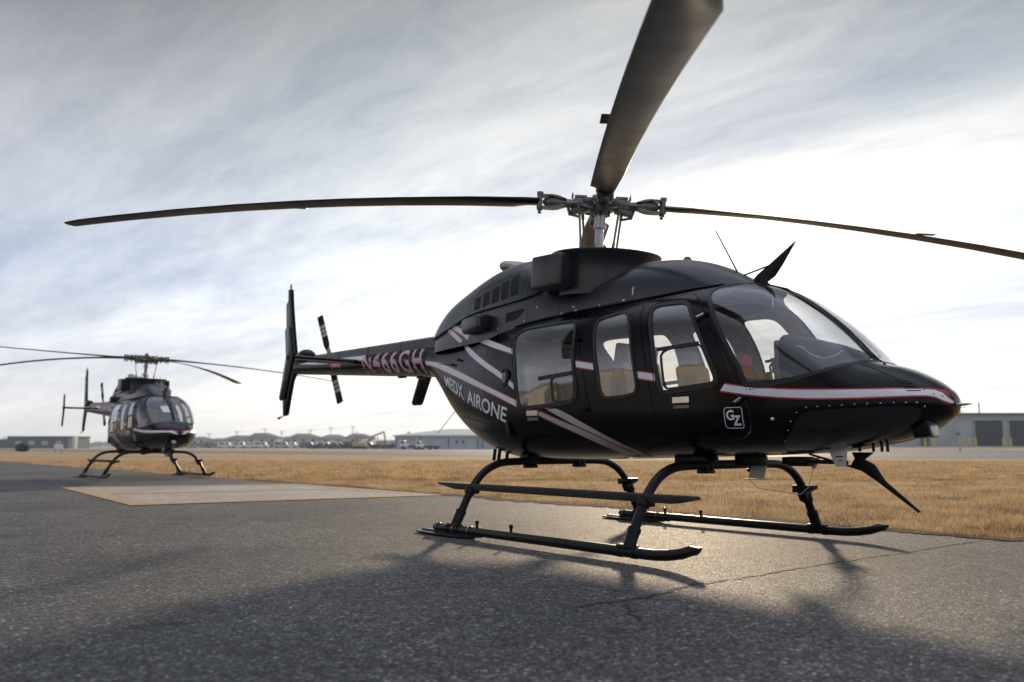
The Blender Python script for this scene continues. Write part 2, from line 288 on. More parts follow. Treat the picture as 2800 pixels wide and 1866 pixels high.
# ---------------------------------------------------------------- surface patches
def chaikin(p, n=2, closed=True):
    p = np.array(p, float)
    for _ in range(n):
        q = np.roll(p, -1, 0) if closed else p[1:]
        a = p if closed else p[:-1]
        o = np.empty((len(a)*2, 2)); o[0::2] = .75*a+.25*q; o[1::2] = .25*a+.75*q
        if not closed: o = np.vstack([p[:1], o, p[-1:]])
        p = o
    return p
def dens(p, d=.03, closed=True):
    p = np.array(p, float); o = []
    n = len(p) if closed else len(p)-1
    for i in range(n):
        a = p[i]; b = p[(i+1) % len(p)]; k = max(1, int(math.ceil(np.hypot(*(b-a))/d)))
        for j in range(k): o.append(a+(b-a)*j/k)
    if not closed: o.append(p[-1])
    return np.array(o)
def area(p): p = np.array(p); q = np.roll(p, -1, 0); return .5*np.sum(p[:, 0]*q[:, 1]-q[:, 0]*p[:, 1])
def offset(p, d):
    """outward offset of a closed polygon"""
    p = np.array(p, float); s = 1 if area(p) > 0 else -1
    t = np.roll(p, -1, 0)-np.roll(p, 1, 0); t /= np.maximum(np.hypot(t[:, 0], t[:, 1]), 1e-9)[:, None]
    return p+d*s*np.stack([t[:, 1], -t[:, 0]], 1)
def pip(P, poly):
    x, y = P[:, 0], P[:, 1]; ins = np.zeros(len(P), bool); n = len(poly)
    for i in range(n):
        x1, y1 = poly[i]; x2, y2 = poly[(i+1) % n]
        if y1 == y2: continue
        c = ((y1 > y) != (y2 > y)) & (x < (x2-x1)*(y-y1)/(y2-y1)+x1); ins ^= c
    return ins
def rrect(x0, x1, z0, z1, r, n=5):
    o = []
    for cx, cz, a0 in ((x1-r, z1-r, 0), (x0+r, z1-r, 90), (x0+r, z0+r, 180), (x1-r, z0+r, 270)):
        for k in range(n+1): a = math.radians(a0+90*k/n); o.append((cx+r*math.cos(a), cz+r*math.sin(a)))
    return o
class HullS:            # patch domain (u, t)
    def __init__(s, H): s.H = H; s.g = (.014, .0125)
    def dom(s, p): u, t = s.H.ut(p[:, 0], p[:, 1]); return np.stack([u, t], 1)
    def pt(s, q): return s.H.pt(q[:, 0], q[:, 1])
    def nrm(s, q): return s.H.nrm(q[:, 0], q[:, 1])
class BoomS:            # patch domain (x, angle in degrees / 100)
    g = (.05, .05)
    def dom(s, p): return np.stack([p[:, 0], p[:, 1]/100], 1)
    def pt(s, q):
        c, r = boom_c(q[:, 0]); a = np.radians(q[:, 1]*100); return np.stack([q[:, 0], -r*np.cos(a), c+r*np.sin(a)], 1)
    def nrm(s, q): a = np.radians(q[:, 1]*100); return np.stack([0*a, -np.cos(a), np.sin(a)], 1)
SB, SC, SO = HullS(BODY), HullS(COWL), BoomS()
def cdt(S, loops, grid=None):
    """triangulate the domain covered by the loops, with grid points inside; returns points and triangles"""
    pts = []; edges = []
    for L in loops:
        k = len(pts); pts += [tuple(q) for q in L]; edges += [(k+i, k+(i+1) % len(L)) for i in range(len(L))]
    g = grid or S.g; A = np.array(pts); lo, hi = A.min(0), A.max(0)
    xs = np.arange(lo[0]+g[0]*.5, hi[0], g[0]); ys = np.arange(lo[1]+g[1]*.5, hi[1], g[1])
    if len(xs) and len(ys):
        G = np.stack(np.meshgrid(xs, ys), -1).reshape(-1, 2); G = G[pip(G, loops[0])]
        pts += [tuple(q) for q in G]
    r = geometry.delaunay_2d_cdt([Vector(q) for q in pts], edges, [], 0, 1e-7)
    return np.array([tuple(v) for v in r[0]]), np.array([tuple(t) for t in r[2]])
def shell(S, P, T, o_out, o_in=None, mirror=False, norim=None):
    """map triangles onto the surface; o_in gives an inner skin and rims. Returns verts, faces, normals, face kind (0 outer, 1 inner, 2 rim)"""
    a = P[T]; ar = (a[:, 1, 0]-a[:, 0, 0])*(a[:, 2, 1]-a[:, 0, 1])-(a[:, 1, 1]-a[:, 0, 1])*(a[:, 2, 0]-a[:, 0, 0])
    T = np.where((ar > 0)[:, None], T, T[:, ::-1]); T = T[np.abs(ar) > 1e-12]
    used = np.unique(T); mp = -np.ones(len(P), int); mp[used] = np.arange(len(used)); P = P[used]; T = mp[T]
    B, N = S.pt(P), S.nrm(P)
    fn = np.cross(B[T[:, 1]]-B[T[:, 0]], B[T[:, 2]]-B[T[:, 0]])
    if np.sum(fn*N[T[:, 0]]) < 0: T = T[:, ::-1]
    V = [B+N*o_out]; F = T.tolist(); NN = [N]; K = [0]*len(F)
    if o_in is not None:
        n = len(B); V.append(B+N*o_in); NN.append(-N); F += (T[:, ::-1]+n).tolist(); K += [1]*len(T)
        E = {}
        for t in T.tolist():
            for i in range(3):
                e = (t[i], t[(i+1) % 3]); E[e] = 1
        bd = [e for e in E if (e[1], e[0]) not in E]
        if norim is not None: bd = [e for e in bd if not norim((P[e[0]]+P[e[1]])/2)]
        base = 2*n; RV = []; RN = []
        for i, (p, q) in enumerate(bd):
            A0, A1, C0, C1 = V[0][p], V[0][q], V[1][p], V[1][q]
            nn = np.cross(A1-A0, N[p]); nn /= max(1e-9, np.linalg.norm(nn))
            RV += [A0, A1, C1, C0]; RN += [nn]*4; F.append([base+4*i+1, base+4*i, base+4*i+3, base+4*i+2]); K.append(2)
        if RV: V.append(np.array(RV)); NN.append(np.array(RN))
    V = np.concatenate(V); NN = np.concatenate(NN)
    if mirror: V = V*[1, -1, 1]; NN = NN*[1, -1, 1]; F = [f[::-1] for f in F]
    return V, F, NN, K
def join(parts):
    V, F, N, K = [], [], [], []; b = 0
    for v, f, n, k in parts:
        V.append(v); N.append(n); F += [[i+b for i in q] for q in f]; K += k; b += len(v)
    return np.concatenate(V), F, np.concatenate(N), K
def patch(S, outer, holes=(), o=.002, oi=None, d=.03, raw=False, grid=None):
    L = [outer]+list(holes)
    L = [np.array(l, float) if raw else S.dom(dens(l, d)) for l in L]
    P, T = cdt(S, L, grid); c = P[T].mean(1); keep = pip(c, L[0])
    for h in L[1:]: keep &= ~pip(c, h)
    return P, T[keep]
def decal(name, S, outer, m, parent, o=.0015, oi=None, holes=(), both=True, sides=(False, True), raw=False, d=.03, mats=None):
    P, T = patch(S, outer, holes, raw=raw, d=d)
    for s in ((True, False) if both else (False,)):
        v, f, n, k = shell(S, P, T, o, oi, mirror=s); ob = mesh_obj(name, v, f, mats or m, parent, nrm=n, fm=k if mats else None)
    return ob
def ribbon(pts, w, closed=False):
    p = np.array(pts, float); t = np.gradient(p, axis=0); t /= np.maximum(np.hypot(t[:, 0], t[:, 1]), 1e-9)[:, None]
    n = np.stack([-t[:, 1], t[:, 0]], 1)*w/2
    return np.vstack([p+n, (p-n)[::-1]])
# ---------------------------------------------------------------- helicopter
def tcy(x, y):
    """section parameter t (upper half) where the body is y wide at station x"""
    u = math.sqrt(XN-x); w = float(BODY.w(u)); n = float(BODY.nt(u)); return u, .5+math.acos(min(1, (y/w)**(n/2)))/PI
def make_blade(droop, name='rotor_blade'):
    secs = []
    for r in [.60, .66, .72, .80, .86, .92, 1.1, 1.3, 1.6, 2.0, 2.5, 3.0, 3.6, 4.2, 4.8, 5.15, 5.28, 5.33]:
        le = .118 if r > 1.25 else .085+.033*max(0, (r-.6)/.65)
        te = -.152
        if r < .86: te = -.095-.057*max(0, (r-.76)/.10) if r > .76 else -.09
        if r > 5.1: le -= .05*((r-5.1)/.23)**2
        th = .098 if r < .8 else max(.030, .098-.068*(r-.8)/.8)
        secs.append((r, te, le, th, R_(9-10*(r/5.33)), -droop*(r/5.33)**2))
    V = []; F = []; ns = 16
    for r, te, le, th, tw, dz in secs:
        c = le-te
        ring = []
        for k in range(ns):
            a = 2*PI*k/ns; s = .5+.5*math.cos(a)      # 1 at the leading edge
            yy = te+c*s; xx = 1-s
            t = th*2.9*(.2969*math.sqrt(xx)-.126*xx-.3516*xx**2+.2843*xx**3-.1015*xx**4)+.0015
            z = (t if a <= PI else -t)
            ring.append((r, yy*math.cos(tw)-z*math.sin(tw), yy*math.sin(tw)+z*math.cos(tw)+dz))
        V += ring
    n = len(secs)
    for i in range(n-1):
        for k in range(ns): F.append((i*ns+k, (i+1)*ns+k, (i+1)*ns+(k+1) % ns, i*ns+(k+1) % ns))
    F.append(tuple(range(ns))[::-1]); F.append(tuple((n-1)*ns+k for k in range(ns)))
    F = [f[::-1] for f in F]
    mb = MB(); t = mb.bm; vs = [t.verts.new(v) for v in V]
    for f in F: t.faces.new([vs[i] for i in f])
    mb.box((3.05, -.170, -droop*(3.05/5.33)**2), (.17, .06, .006), mi=0)            # trim tab
    return mb
def build_helicopter():
    root = empty('helicopter')
    # windows, doors as outlines in side view (x, z)
    WR, WM, WF = [chaikin(D[k], 2) for k in ('win_rear', 'win_mid', 'win_front')]
    GR, GM, GF = offset(WR, .026), offset(WM, .020), offset(WF, .026)
    sm = D['seam_mid'][:6]
    DR = chaikin(D['seam_rear'][:16]+[(.40, .83)]+sm[::-1], 1)
    DF = chaikin(D['seam_front'], 1)
    DM = np.array([(.262, 1.962)]+[(x+.012, z) for x, z in sm[1:]]+[(.57, .875), (.62, .84), (1.15, .84), (1.19, .88), (1.205, .98), (1.158, 1.249), (1.09, 1.549), (1.031, 1.759), (.985, 1.871), (.969, 1.945), (.955, 1.97)])
    # windshield outline in the (u, t) domain
    ws = [(2.013, 1.248), (2.107, 1.250), (2.215, 1.258), (2.318, 1.270), (2.416, 1.290), (2.50, 1.315), (2.575, 1.345), (2.62, 1.372)]
    w1 = SB.dom(dens(ws, .03, False))
    cen = np.array([tcy(x, .022+.012*(x < 1.95)) for x in (2.645, 2.62, 2.56, 2.5, 2.4, 2.3, 2.2, 2.1, 2.0, 1.92)])
    top = SB.dom(np.array([(1.70, 2.050), (1.648, 2.042), (1.610, 2.025), (1.593, 1.995), (1.605, 1.957)]))
    ut = np.array([tcy(x, y) for x, y in ((1.87, .07), (1.83, .14), (1.78, .24))])
    w2 = SB.dom(dens([(1.605, 1.957), (1.6828, 1.8487), (1.7664, 1.7042), (1.8676, 1.5308), (1.9574, 1.3769), (1.99, 1.29)], .04, False))
    WS = np.vstack([w1, cen, ut, top, w2[1:]])
    rect = [(0.0, 0.0), (math.sqrt(XN+2.85), 0), (math.sqrt(XN+2.85), 1), (0, 1)]
    umax = math.sqrt(XN+2.85)
    edge = dens(rect, .02)
    hol = [SB.dom(dens(offset(p, .0025), .03)) for p in (DR, DM, DF)]
    P, T = cdt(SB, [edge, WS]+hol); c = P[T].mean(1)
    keep = ~pip(c, WS)
    for h in hol: keep &= ~pip(c, h)
    nr = lambda m: m[1] < 1e-3 or m[1] > 1-1e-3 or m[0] < 1e-3 or m[0] > umax-1e-3
    v, f, n, k = join([shell(SB, P, T[keep], 0, -.022, s, nr) for s in (False, True)])
    mesh_obj('fuselage', v, f, ['black', 'trim', 'gasket'], root, nrm=n, fm=k)
    fus = bpy.context.scene.objects['fuselage']
    # windshields
    for s in (False, True):
        P1, T1 = patch(SB, WS, raw=True)
        v, f, n, k = shell(SB, P1, T1, -.002, -.007, s)
        g = mesh_obj('windshield', v, f, 'wglass', root, nrm=n)
        ring = offset(WS, .010)
        P2, T2 = patch(SB, ring, [offset(WS, -.003)], raw=True)
        v, f, n, k = shell(SB, P2, T2, .003, -.010, s); mesh_obj('windshield_gasket', v, f, 'gasket', g, nrm=n)
    # doors
    doors = {}
    for nm, DP, W, G in (('passenger_door', DR, WR, GR), ('litter_door', DM, WM, GM), ('cockpit_door', DF, WF, GF)):
        for s in (False, True):
            P1, T1 = patch(SB, offset(DP, -.0025), [W])
            v, f, n, k = shell(SB, P1, T1, .001, -.020, s)
            d = mesh_obj(nm, v, f, ['black', 'trim', 'gasket'], root, nrm=n, fm=k); doors[nm, s] = d
            P1, T1 = patch(SB, offset(W, .004)); v, f, n, k = shell(SB, P1, T1, -.001, -.005, s)
            mesh_obj('window_pane', v, f, 'glass', d, nrm=n)
            P1, T1 = patch(SB, G, [offset(W, -.004)]); v, f, n, k = shell(SB, P1, T1, .0065, -.012, s)
            mesh_obj('window_frame', v, f, 'gasket', d, nrm=n)
            # raised pressing of the door skin around the window frame
            P1, T1 = patch(SB, offset(G, .022), [offset(G, .015)]); v, f, n, k = shell(SB, P1, T1, .0035, .0, s)
            mesh_obj('pressed_rim', v, f, 'black', d, nrm=n)
            if nm != 'litter_door':
                vp = D['vent_rear' if nm == 'passenger_door' else 'vent_front']; vp = chaikin(vp, 2)
                P1, T1 = patch(SB, offset(vp, .012), [offset(vp, -.004)]); v, f, n, k = shell(SB, P1, T1, .008, -.004, s)
                mesh_obj('vent_window_frame', v, f, 'gasket', d, nrm=n)
                if nm == 'passenger_door': bar = ribbon(dens(D['ventbar_rear'], .04, False), .034)
                else: bar = ribbon(dens([(1.232, 1.556), (1.42, 1.562), (1.62, 1.570)], .04, False), .026)
                P1, T1 = patch(SB, bar); v, f, n, k = shell(SB, P1, T1, .012, -.004, s)
                mesh_obj('sliding_vent_rail', v, f, 'gasket', d, nrm=n)
                # latch with its recess
                hq = np.array(D['handle_f' if nm == 'cockpit_door' else 'handle_r']); x0, x1 = hq[:, 0].min(), hq[:, 0].max(); z0, z1 = hq[:, 1].min(), hq[:, 1].max()
                zm = z0+(z1-z0)*.5
                rc = rrect(x0-.006, x1+.006, z0, z1+.006, .008)
                P1, T1 = patch(SB, rc); v, f, n, k = shell(SB, P1, T1, .0035, .0, s); mesh_obj('latch_recess', v, f, 'dark', d, nrm=n)
                hp = rrect(x0, x1, zm, z1, .005, 3)
                P1, T1 = patch(SB, hp); v, f, n, k = shell(SB, P1, T1, .011, .002, s); mesh_obj('door_handle', v, f, 'alu', d, nrm=n)
                hp = rrect(x0+.004, x1-.004, z0+.004, zm-.018, .004, 3)
                P1, T1 = patch(SB, hp); v, f, n, k = shell(SB, P1, T1, .007, .002, s); mesh_obj('latch_plate', v, f, 'pgrey', d, nrm=n)
    def on(x, z, off=0.0):
        q = SB.dom(np.array([[x, z]])); return SB.pt(q)[0]+SB.nrm(q)[0]*off
    # door hinges standing off the skin
    hg = D['hinges']
    for a, b, nm in ((hg[0], hg[1], 'cockpit_door'), (hg[2], hg[3], 'cockpit_door'), (hg[4], hg[5], 'passenger_door'), (hg[6], hg[7], 'passenger_door')):
        for s in (False, True):
            mb = MB(); p = on(*a, .022); q = on(*b, .022)
            if s: p = p*[1, -1, 1]; q = q*[1, -1, 1]
            k = .4 if nm == 'passenger_door' else 1
            mid = (Vector(p)+Vector(q))/2; p = mid+(Vector(p)-mid)*k; q = mid+(Vector(q)-mid)*k
            mb.tube([p, q], .013, 8, 0); mb.tube([p, p+(q-p)*.12], .016, 8, 1); mb.tube([q, q+(p-q)*.12], .016, 8, 1)
            sg = 1 if s else -1
            mb.tube([p+Vector((.0, -.03*sg, -.005)), p+Vector((0, .004*sg, 0))], .012, 8, 1); mb.tube([q+Vector((0, -.03*sg, 0)), q+Vector((0, .004*sg, 0))], .012, 8, 1)
            mb.build('door_hinge', ['alu' if nm == 'cockpit_door' else 'tube', 'tube'], doors[nm, s])
    # livery ---------------------------------------------------------
    def stripe(key, S=SB, par=None, inn=.011, col='white', o0=.0075):
        a, b = D[key]; a = chaikin(a, 2, False); b = chaikin(b, 2, False)
        outer = np.vstack([a, b[::-1]])
        # inner: move the long edges towards one another, keep the ends
        m = 40
        def rs(p):
            s = np.r_[0, np.cumsum(np.hypot(*np.diff(p, axis=0).T))]; return np.stack([np.interp(np.linspace(0, s[-1], m), s, p[:, i]) for i in (0, 1)], 1)
        A, B = rs(a), rs(b); w = np.maximum(1e-6, np.hypot(*(B-A).T))[:, None]; k = np.minimum(.2, inn/w)
        inner = np.vstack([A+(B-A)*k, (B+(A-B)*k)[::-1]])
        decal('livery_stripe', S, outer, 'red', par or root, o=o0); decal('livery_stripe', S, inner, col, par or root, o=o0+.0008)
    bands = {'st_nose': fus, 'st_b': None, 'st_c': None, 'st_d': fus, 'st_e': fus, 'st_f': fus, 'st_g': None, 'st_h': None}
    for key, par in bands.items(): stripe(key, SB, None, o0=.0022, col='silver' if key in ('st_g', 'st_h') else 'white')
    for key in ('st_ca', 'st_cb'): stripe(key, SC, None, o0=.034 if key == 'x' else .003)
    def boomstripe(key, flip=False):
        a, b = D[key]; a = [tuple(p) for p in a]; b = [tuple(p) for p in b]
        a2, b2 = chaikin(a, 2, False), chaikin(b, 2, False)
        decal('livery_stripe', SO, np.vstack([a2, b2[::-1]]), 'red', root, o=.002, d=.1)
        m = 30
        def rs(p): return np.stack([np.interp(np.linspace(0, 1, m), np.linspace(0, 1, len(p)), p[:, i]) for i in (0, 1)], 1)
        A, B = rs(a2), rs(b2); decal('livery_stripe', SO, np.vstack([A+(B-A)*.14, (B+(A-B)*.14)[::-1]]), 'white', root, o=.0028, d=.1)
    for key in ('boom_a', 'boom_b', 'boom_c'): boomstripe(key)
    # text -----------------------------------------------------------
    def text_tris(txt, bold=0.0, shear=0.0, space=1.0):
        cu = bpy.data.curves.new('t', 'FONT'); cu.body = txt; cu.size = 1; cu.offset = bold; cu.shear = shear; cu.space_character = space; cu.resolution_u = 4
        ob = bpy.data.objects.new('t', cu); COL.objects.link(ob); me = bpy.data.meshes.new_from_object(ob)
        bm = bmesh.new(); bm.from_mesh(me); bmesh.ops.triangulate(bm, faces=bm.faces)
        for _ in range(2):
            es = [e for e in bm.edges if e.calc_length() > .28]
            if es: bmesh.ops.subdivide_edges(bm, edges=es, cuts=1); bmesh.ops.triangulate(bm, faces=bm.faces)
        v = np.array([tuple(q.co)[:2] for q in bm.verts]); f = [[q.index for q in g.verts] for g in bm.faces]
        bm.free(); bpy.data.objects.remove(ob); bpy.data.meshes.remove(me); bpy.data.curves.remove(cu); return v, f
    def lettering(txt, quad, m, S, name='lettering', o=.004, bold=0.0, shear=0, space=1.0, ref=None, parent=None):
        v, f = text_tris(txt, bold, shear, space)
        lo, hi = (v.min(0), v.max(0)) if ref is None else ref
        q = (v-lo)/(hi-lo); tl, tr, br, bl = [np.array(p, float) for p in quad]
        a, b = q[:, :1], q[:, 1:]
        p = (bl*(1-a)+br*a)*(1-b)+(tl*(1-a)+tr*a)*b
        d = S.dom(p); B, N = S.pt(d), S.nrm(d); V = B+N*o
        F = np.array(f); n = np.cross(V[F[:, 1]]-V[F[:, 0]], V[F[:, 2]]-V[F[:, 0]]); fl = np.sum(n*N[F[:, 0]], 1) < 0
        F[fl] = F[fl][:, ::-1]
        mesh_obj(name, V, F, m, parent or root, nrm=N); return lo, hi
    n1, n2 = D['name1'], D['name2']
    v1, _ = text_tris('MEDX', .004); lo1, hi1 = v1.min(0), v1.max(0)
    lettering('MEDX', n1, 'white', SB, bold=.018)
    # small red chevron across the X
    tl, tr, br, bl = [np.array(p) for p in n1]
    qd = lambda a, b: tuple((bl*(1-a)+br*a)*(1-b)+(tl*(1-a)+tr*a)*b)
    decal('lettering', SB, [qd(.845, .62), qd(.885, .50), qd(.925, .62), qd(.955, .50), qd(.93, .34), qd(.885, .46), qd(.845, .34), qd(.815, .50)], 'red', root, o=.0052, both=False)
    lettering('AIRONE', n2, 'white', SB, bold=.018)
    for bb, m, o in ((.05, 'red', .004), (.018, 'lilac', .0052)):
        rq = D['regquad']; v, _ = text_tris('N466GH', .0, .0, 1.28); lo, hi = v.min(0), v.max(0)
        lettering('N466GH', rq, m, SO, name='registration_lettering', o=o, bold=bb, ref=(lo, hi), space=1.28)
    dq = D['danger']; decal('warning_arrow', SO, dq[:7], 'red', root, o=.003, d=.1)
    lettering('DANGER', [(-5.42, 10), (-5.15, 8), (-5.15, -9), (-5.42, -9)], 'white', SO, name='warning_lettering', o=.0045)
    gq = [np.array(p) for p in D['gz']]
    gx0, gx1, gz0, gz1 = 1.829, 1.974, .935, 1.084
    em = decal('emblem', SB, rrect(gx0, gx1, gz0, gz1, .022), 'white', root, o=.0042, holes=[rrect(gx0+.005, gx1-.005, gz0+.005, gz1-.005, .018)], both=False)
    lettering('G', [(1.846, 1.065), (1.908, 1.065), (1.908, .992), (1.846, .992)], 'white', SB, name='emblem_lettering', o=.0042, bold=.03)
    lettering('Z', [(1.893, 1.025), (1.957, 1.025), (1.957, .955), (1.893, .955)], 'white', SB, name='emblem_lettering', o=.005, bold=.03)
    # nose lower bubble panel with its bolts ----------------------------
    NP = chaikin(D['nosepanel'], 2)
    decal('chin_panel', SB, NP, 'gloss', root, o=.006, oi=.0)
    decal('chin_panel_trim', SB, offset(NP, .012), 'black', root, o=.0035, oi=0.0)
    for i, (x, z) in enumerate(D['rivets'][1:]):
        for s in (1, -1):
            p = on(x, z, .004)*[1, s, 1]; mb = MB(); mb.sphere(tuple(p), .0058, seg=8); mb.build('panel_bolt', 'alu', root)
    for (a, b) in D['vents_nose']: decal('nose_vent_slot', SB, ribbon(dens([a, b], .02, False), .0065), 'dark', root, o=.004)
    # rows of dark screws on the door posts, bright rivets on the cowl
    mb = MB()
    for s in (1, -1):
        for poly, nn in ((offset(GF, .011), 26), (offset(GR, .011), 28), (offset(GM, .010), 22)):
            for k in range(nn):
                q = poly[int(k*len(poly)/nn)]; mb.sphere(tuple(on(*q, .0035)*[1, s, 1]), .0042, seg=6)
        for k in range(15):
            x, z = 1.655+.41*k/14, 1.90-.72*k/14; mb.sphere(tuple(on(x, z, .001)*[1, s, 1]), .0045, seg=6)
        for k in range(24): mb.sphere(tuple(on(1.0+.55*k/23, .775, .001)*[1, s, 1]), .004, seg=6)
        for k in range(30): mb.sphere(tuple(on(-1.0-.9*k/29, 1.02+.12*k/29, .001)*[1, s, 1]), .004, seg=6)
    tag(mb.build('screws', 'dark', root), kind='stuff')
    x, z = D['drain'][0]
    for s in (1, -1): mb = MB(); mb.sphere(tuple(on(x, z, .001)*[1, s, 1]), .015, (1, .4, 1)); mb.build('static_port', 'alu', root)
    # seams of fixed skins
    for ln in ([(-1.18, 1.93), (-1.15, 1.5), (-1.05, 1.1), (-.93, .80)], [(-1.75, 1.9), (-1.72, 1.5), (-1.6, 1.0)], [(-2.3, 1.93), (-2.3, 1.6), (-2.25, 1.25)], [(-2.7, 1.30), (-1.9, 1.29), (-1.15, 1.12)] and [(-2.25, 1.24), (-1.7, 1.02), (-1.05, .93)], D['seam_frame'][:6], [(2.66, 1.36), (2.8, 1.30), (2.98, 1.20), (3.06, 1.13)]):
        decal('skin_seam', SB, ribbon(chaikin(ln, 2, False), .0042), 'dark', root, o=.0016)
    # fuel filler
    x, z = D['fuel'][0]; mb = MB(); p = on(x, z, .002); n_ = Vector((-.30, -1, .02)).normalized(); q = n_.to_track_quat('Z', 'Y').to_matrix()
    mb.lathe([(0, .004), (.082, .004), (.082, .009), (.09, .004), (.09, -.01)], p, q, 28, 0); mb.lathe([(0, .012), (.048, .012), (.052, .008), (.052, 0)], p, q, 24, 1)
    mb.lathe([(.0, .016), (.018, .016), (.018, .010)], p, q, 12, 2); mb.build('fuel_filler', ['dark', 'hub', 'red'], root)
    # handgrip at the rear corner
    mb = MB(); a = on(-.66, 1.03, .004); b = on(-.60, .90, .004); n_ = Vector((-.1, -1, -.1))*.03
    mb.box((Vector(a)+Vector(b))/2+n_*.4, (.045, .05, .15), rotY(R_(-15)), .008); mb.build('ground_power_socket', 'tube', root)
    # cowling ---------------------------------------------------------
    cu0, cu1 = math.sqrt(XN-1.775), math.sqrt(XN+2.75)
    rect = dens([(cu0, .5), (cu1, .5), (cu1, 1), (cu0, 1)], .02)
    P, T = patch(SC, rect, raw=True)
    nr2 = lambda m: m[1] > 1-1e-3
    v, f, n, k = join([shell(SC, P, T, 0, -.012, s, nr2) for s in (False, True)])
    cw = mesh_obj('engine_cowling', v, f, 'cowl', root, nrm=n)
    # upper engine cowl stands proud of the lower panels
    def cd(x, z): return tuple(SC.dom(np.array([[x, z]]))[0])
    low = [(-2.62, 2.05), (-2.3, 2.10), (-2.0, 2.16), (-1.66, 2.225), (-1.2, 2.235), (-.74, 2.25), (-.5, 2.285)]
    ld = SC.dom(dens(chaikin(low, 2, False), .03, False)); a = ld[-1]; b = ld[0]
    uc = np.vstack([ld, [(a[0]-.0, .80), (a[0], .92), (a[0], 1.0)], [(x, 1.0) for x in np.linspace(a[0], b[0], 40)[1:-1]], [(b[0], 1.0), (b[0], .9), (b[0], .75)]])
    P, T = patch(SC, uc, raw=True)
    v, f, n, k = join([shell(SC, P, T, .032, 0, s, nr2) for s in (False, True)])
    up = mesh_obj('upper_engine_cowl', v, f, 'cowl', root, nrm=n)
    for g in D['grilles']:
        g = [tuple(p) for p in g]
        decal('grille', SC, g, 'dark', up, o=.0335)
    mb = MB()
    for g in D['grilles']:          # mesh wires of the grilles
        g = [np.array(p) for p in g]
        for k in range(1, 9):
            a = g[0]+(g[3]-g[0])*k/9; b = g[1]+(g[2]-g[1])*k/9
            for s in (1, -1):
                pp = [Vector((SC.pt(SC.dom(np.array([q])))[0]+SC.nrm(SC.dom(np.array([q])))[0]*.035)*[1, s, 1]) for q in (a, b)]; mb.tube(pp, .0012, 4, 0, False)
    mb.build('grille_mesh', 'hub', up)
    fr = ribbon(chaikin([(-1.72, 2.215), (-1.66, 2.42), (-1.4, 2.475), (-1.0, 2.53), (-.78, 2.56), (-.70, 2.5), (-.735, 2.285)], 1, False), .004)
    decal('skin_seam', SC, fr, 'dark', up, o=.0335)
    lv = decal('side_louvre', SC, D['louvre'], 'dark', cw, o=.003)
    for ln in D['cowlseam'] + [[(-.66, 2.3), (-.62, 2.5), (-.58, 2.58)]]:
        decal('skin_seam', SC, ribbon(chaikin(ln, 2, False), .004), 'dark', cw, o=.0016 if ln[0][0] != -.66 else .0335)
    def onc(x, z, off=0.0):
        q = SC.dom(np.array([[x, z]])); return SC.pt(q)[0]+SC.nrm(q)[0]*off
    wb = D['whitebits']; sz = [(.012, .07), (.026, .012), (.026, .010), (.026, .010), (.034, .010), (.010, .022), (.012, .012), (.01, .01), (.008, .022), (.006, .02)]
    for (x, z), (a, b) in zip(wb, sz):
        decal('placard', SC, rrect(x-a/2*1.3, x+a/2*1.3, z-b/2, z+b/2, min(a, b)*.3, 2), 'white', cw, o=.003, both=False)
    for (x, z) in D['bolts']+[(-.137, 2.40), (-.137, 2.335), (-.137, 2.30)]:
        mb = MB(); mb.sphere(tuple(onc(x, z, .05)*[1, 1, 1]), .0055, seg=8); mb.build('bright_rivet', 'alu', cw)
    # roof edge strip (rain gutter) above the doors
    gut = ribbon(chaikin([(-1.2, 1.985), (-.6, 2.0), (.3, 2.012), (1.0, 2.03), (1.6, 2.058)], 2, False), .012)
    decal('rain_gutter', SB, gut, 'black', root, o=.012, oi=0)
    # transmission fairing, shroud with flared rim, intake boxes
    mb = MB(); tilt = rotY(R_(5.0)); ctr = (-.01, 0, 2.612)
    mb.lathe([(.455, -.40), (.455, -.22), (.455, -.14), (.465, -.09), (.485, -.05), (.515, -.015), (.532, .0), (.530, .012), (.51, .010), (.47, -.02), (.43, -.08), (.42, -.2), (0, -.2)], ctr, tilt, 64)
    mb.build('rotor_shroud', 'cowl', root, sharp=60)
    mb = MB(); mb.box((-.38, 0, 2.475), (.66, .74, .30), rotY(R_(3)), .07, seg=4); mb.build('transmission_deck', 'cowl', root, sharp=50)
    for s in (1, -1):
        mb = MB(); mb.box((-.205, -.49*s, 2.435), (.42, .26, .32), rotY(R_(2.5)), .03, seg=3)
        ib = mb.build('air_intake_box', 'cowl', root, sharp=50)
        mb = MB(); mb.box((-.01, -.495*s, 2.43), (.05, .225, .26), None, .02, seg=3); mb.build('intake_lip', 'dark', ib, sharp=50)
    # rear side scoops
    for s in (1, -1):
        mb = MB(); mb.box((-1.50, -.44*s, 2.09), (.40, .20, .17), rotY(R_(-2)) @ rotZ(R_(-10*s)), .04, seg=4)
        sc = mb.build('oil_cooler_scoop', 'cowl', root, sharp=50)
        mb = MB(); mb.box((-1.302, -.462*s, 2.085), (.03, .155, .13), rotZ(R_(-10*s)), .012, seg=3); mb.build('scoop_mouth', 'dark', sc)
    # exhaust
    mb = MB(); pth = [(-1.05, 0, 2.60), (-1.2, 0, 2.70), (-1.33, 0, 2.745), (-1.48, 0, 2.78), (-1.55, 0, 2.79)]
    mb.tube(pth, [.115, .115, .105, .10, .10], 20, 0, False, squash=.62); mb.tube([(p[0], p[1], p[2]) for p in pth], [.108, .108, .098, .093, .094], 20, 1, False, squash=.60)
    mb.build('exhaust_stack', ['exh', 'dark'], root)
    # tail boom ---------------------------------------------------------
    mb = MB(); xs = [-2.72, -2.85, -3.5, -4.2, -5, -5.8, -6.4, -6.8, -6.93, -7.0]; pts = []; rr = []
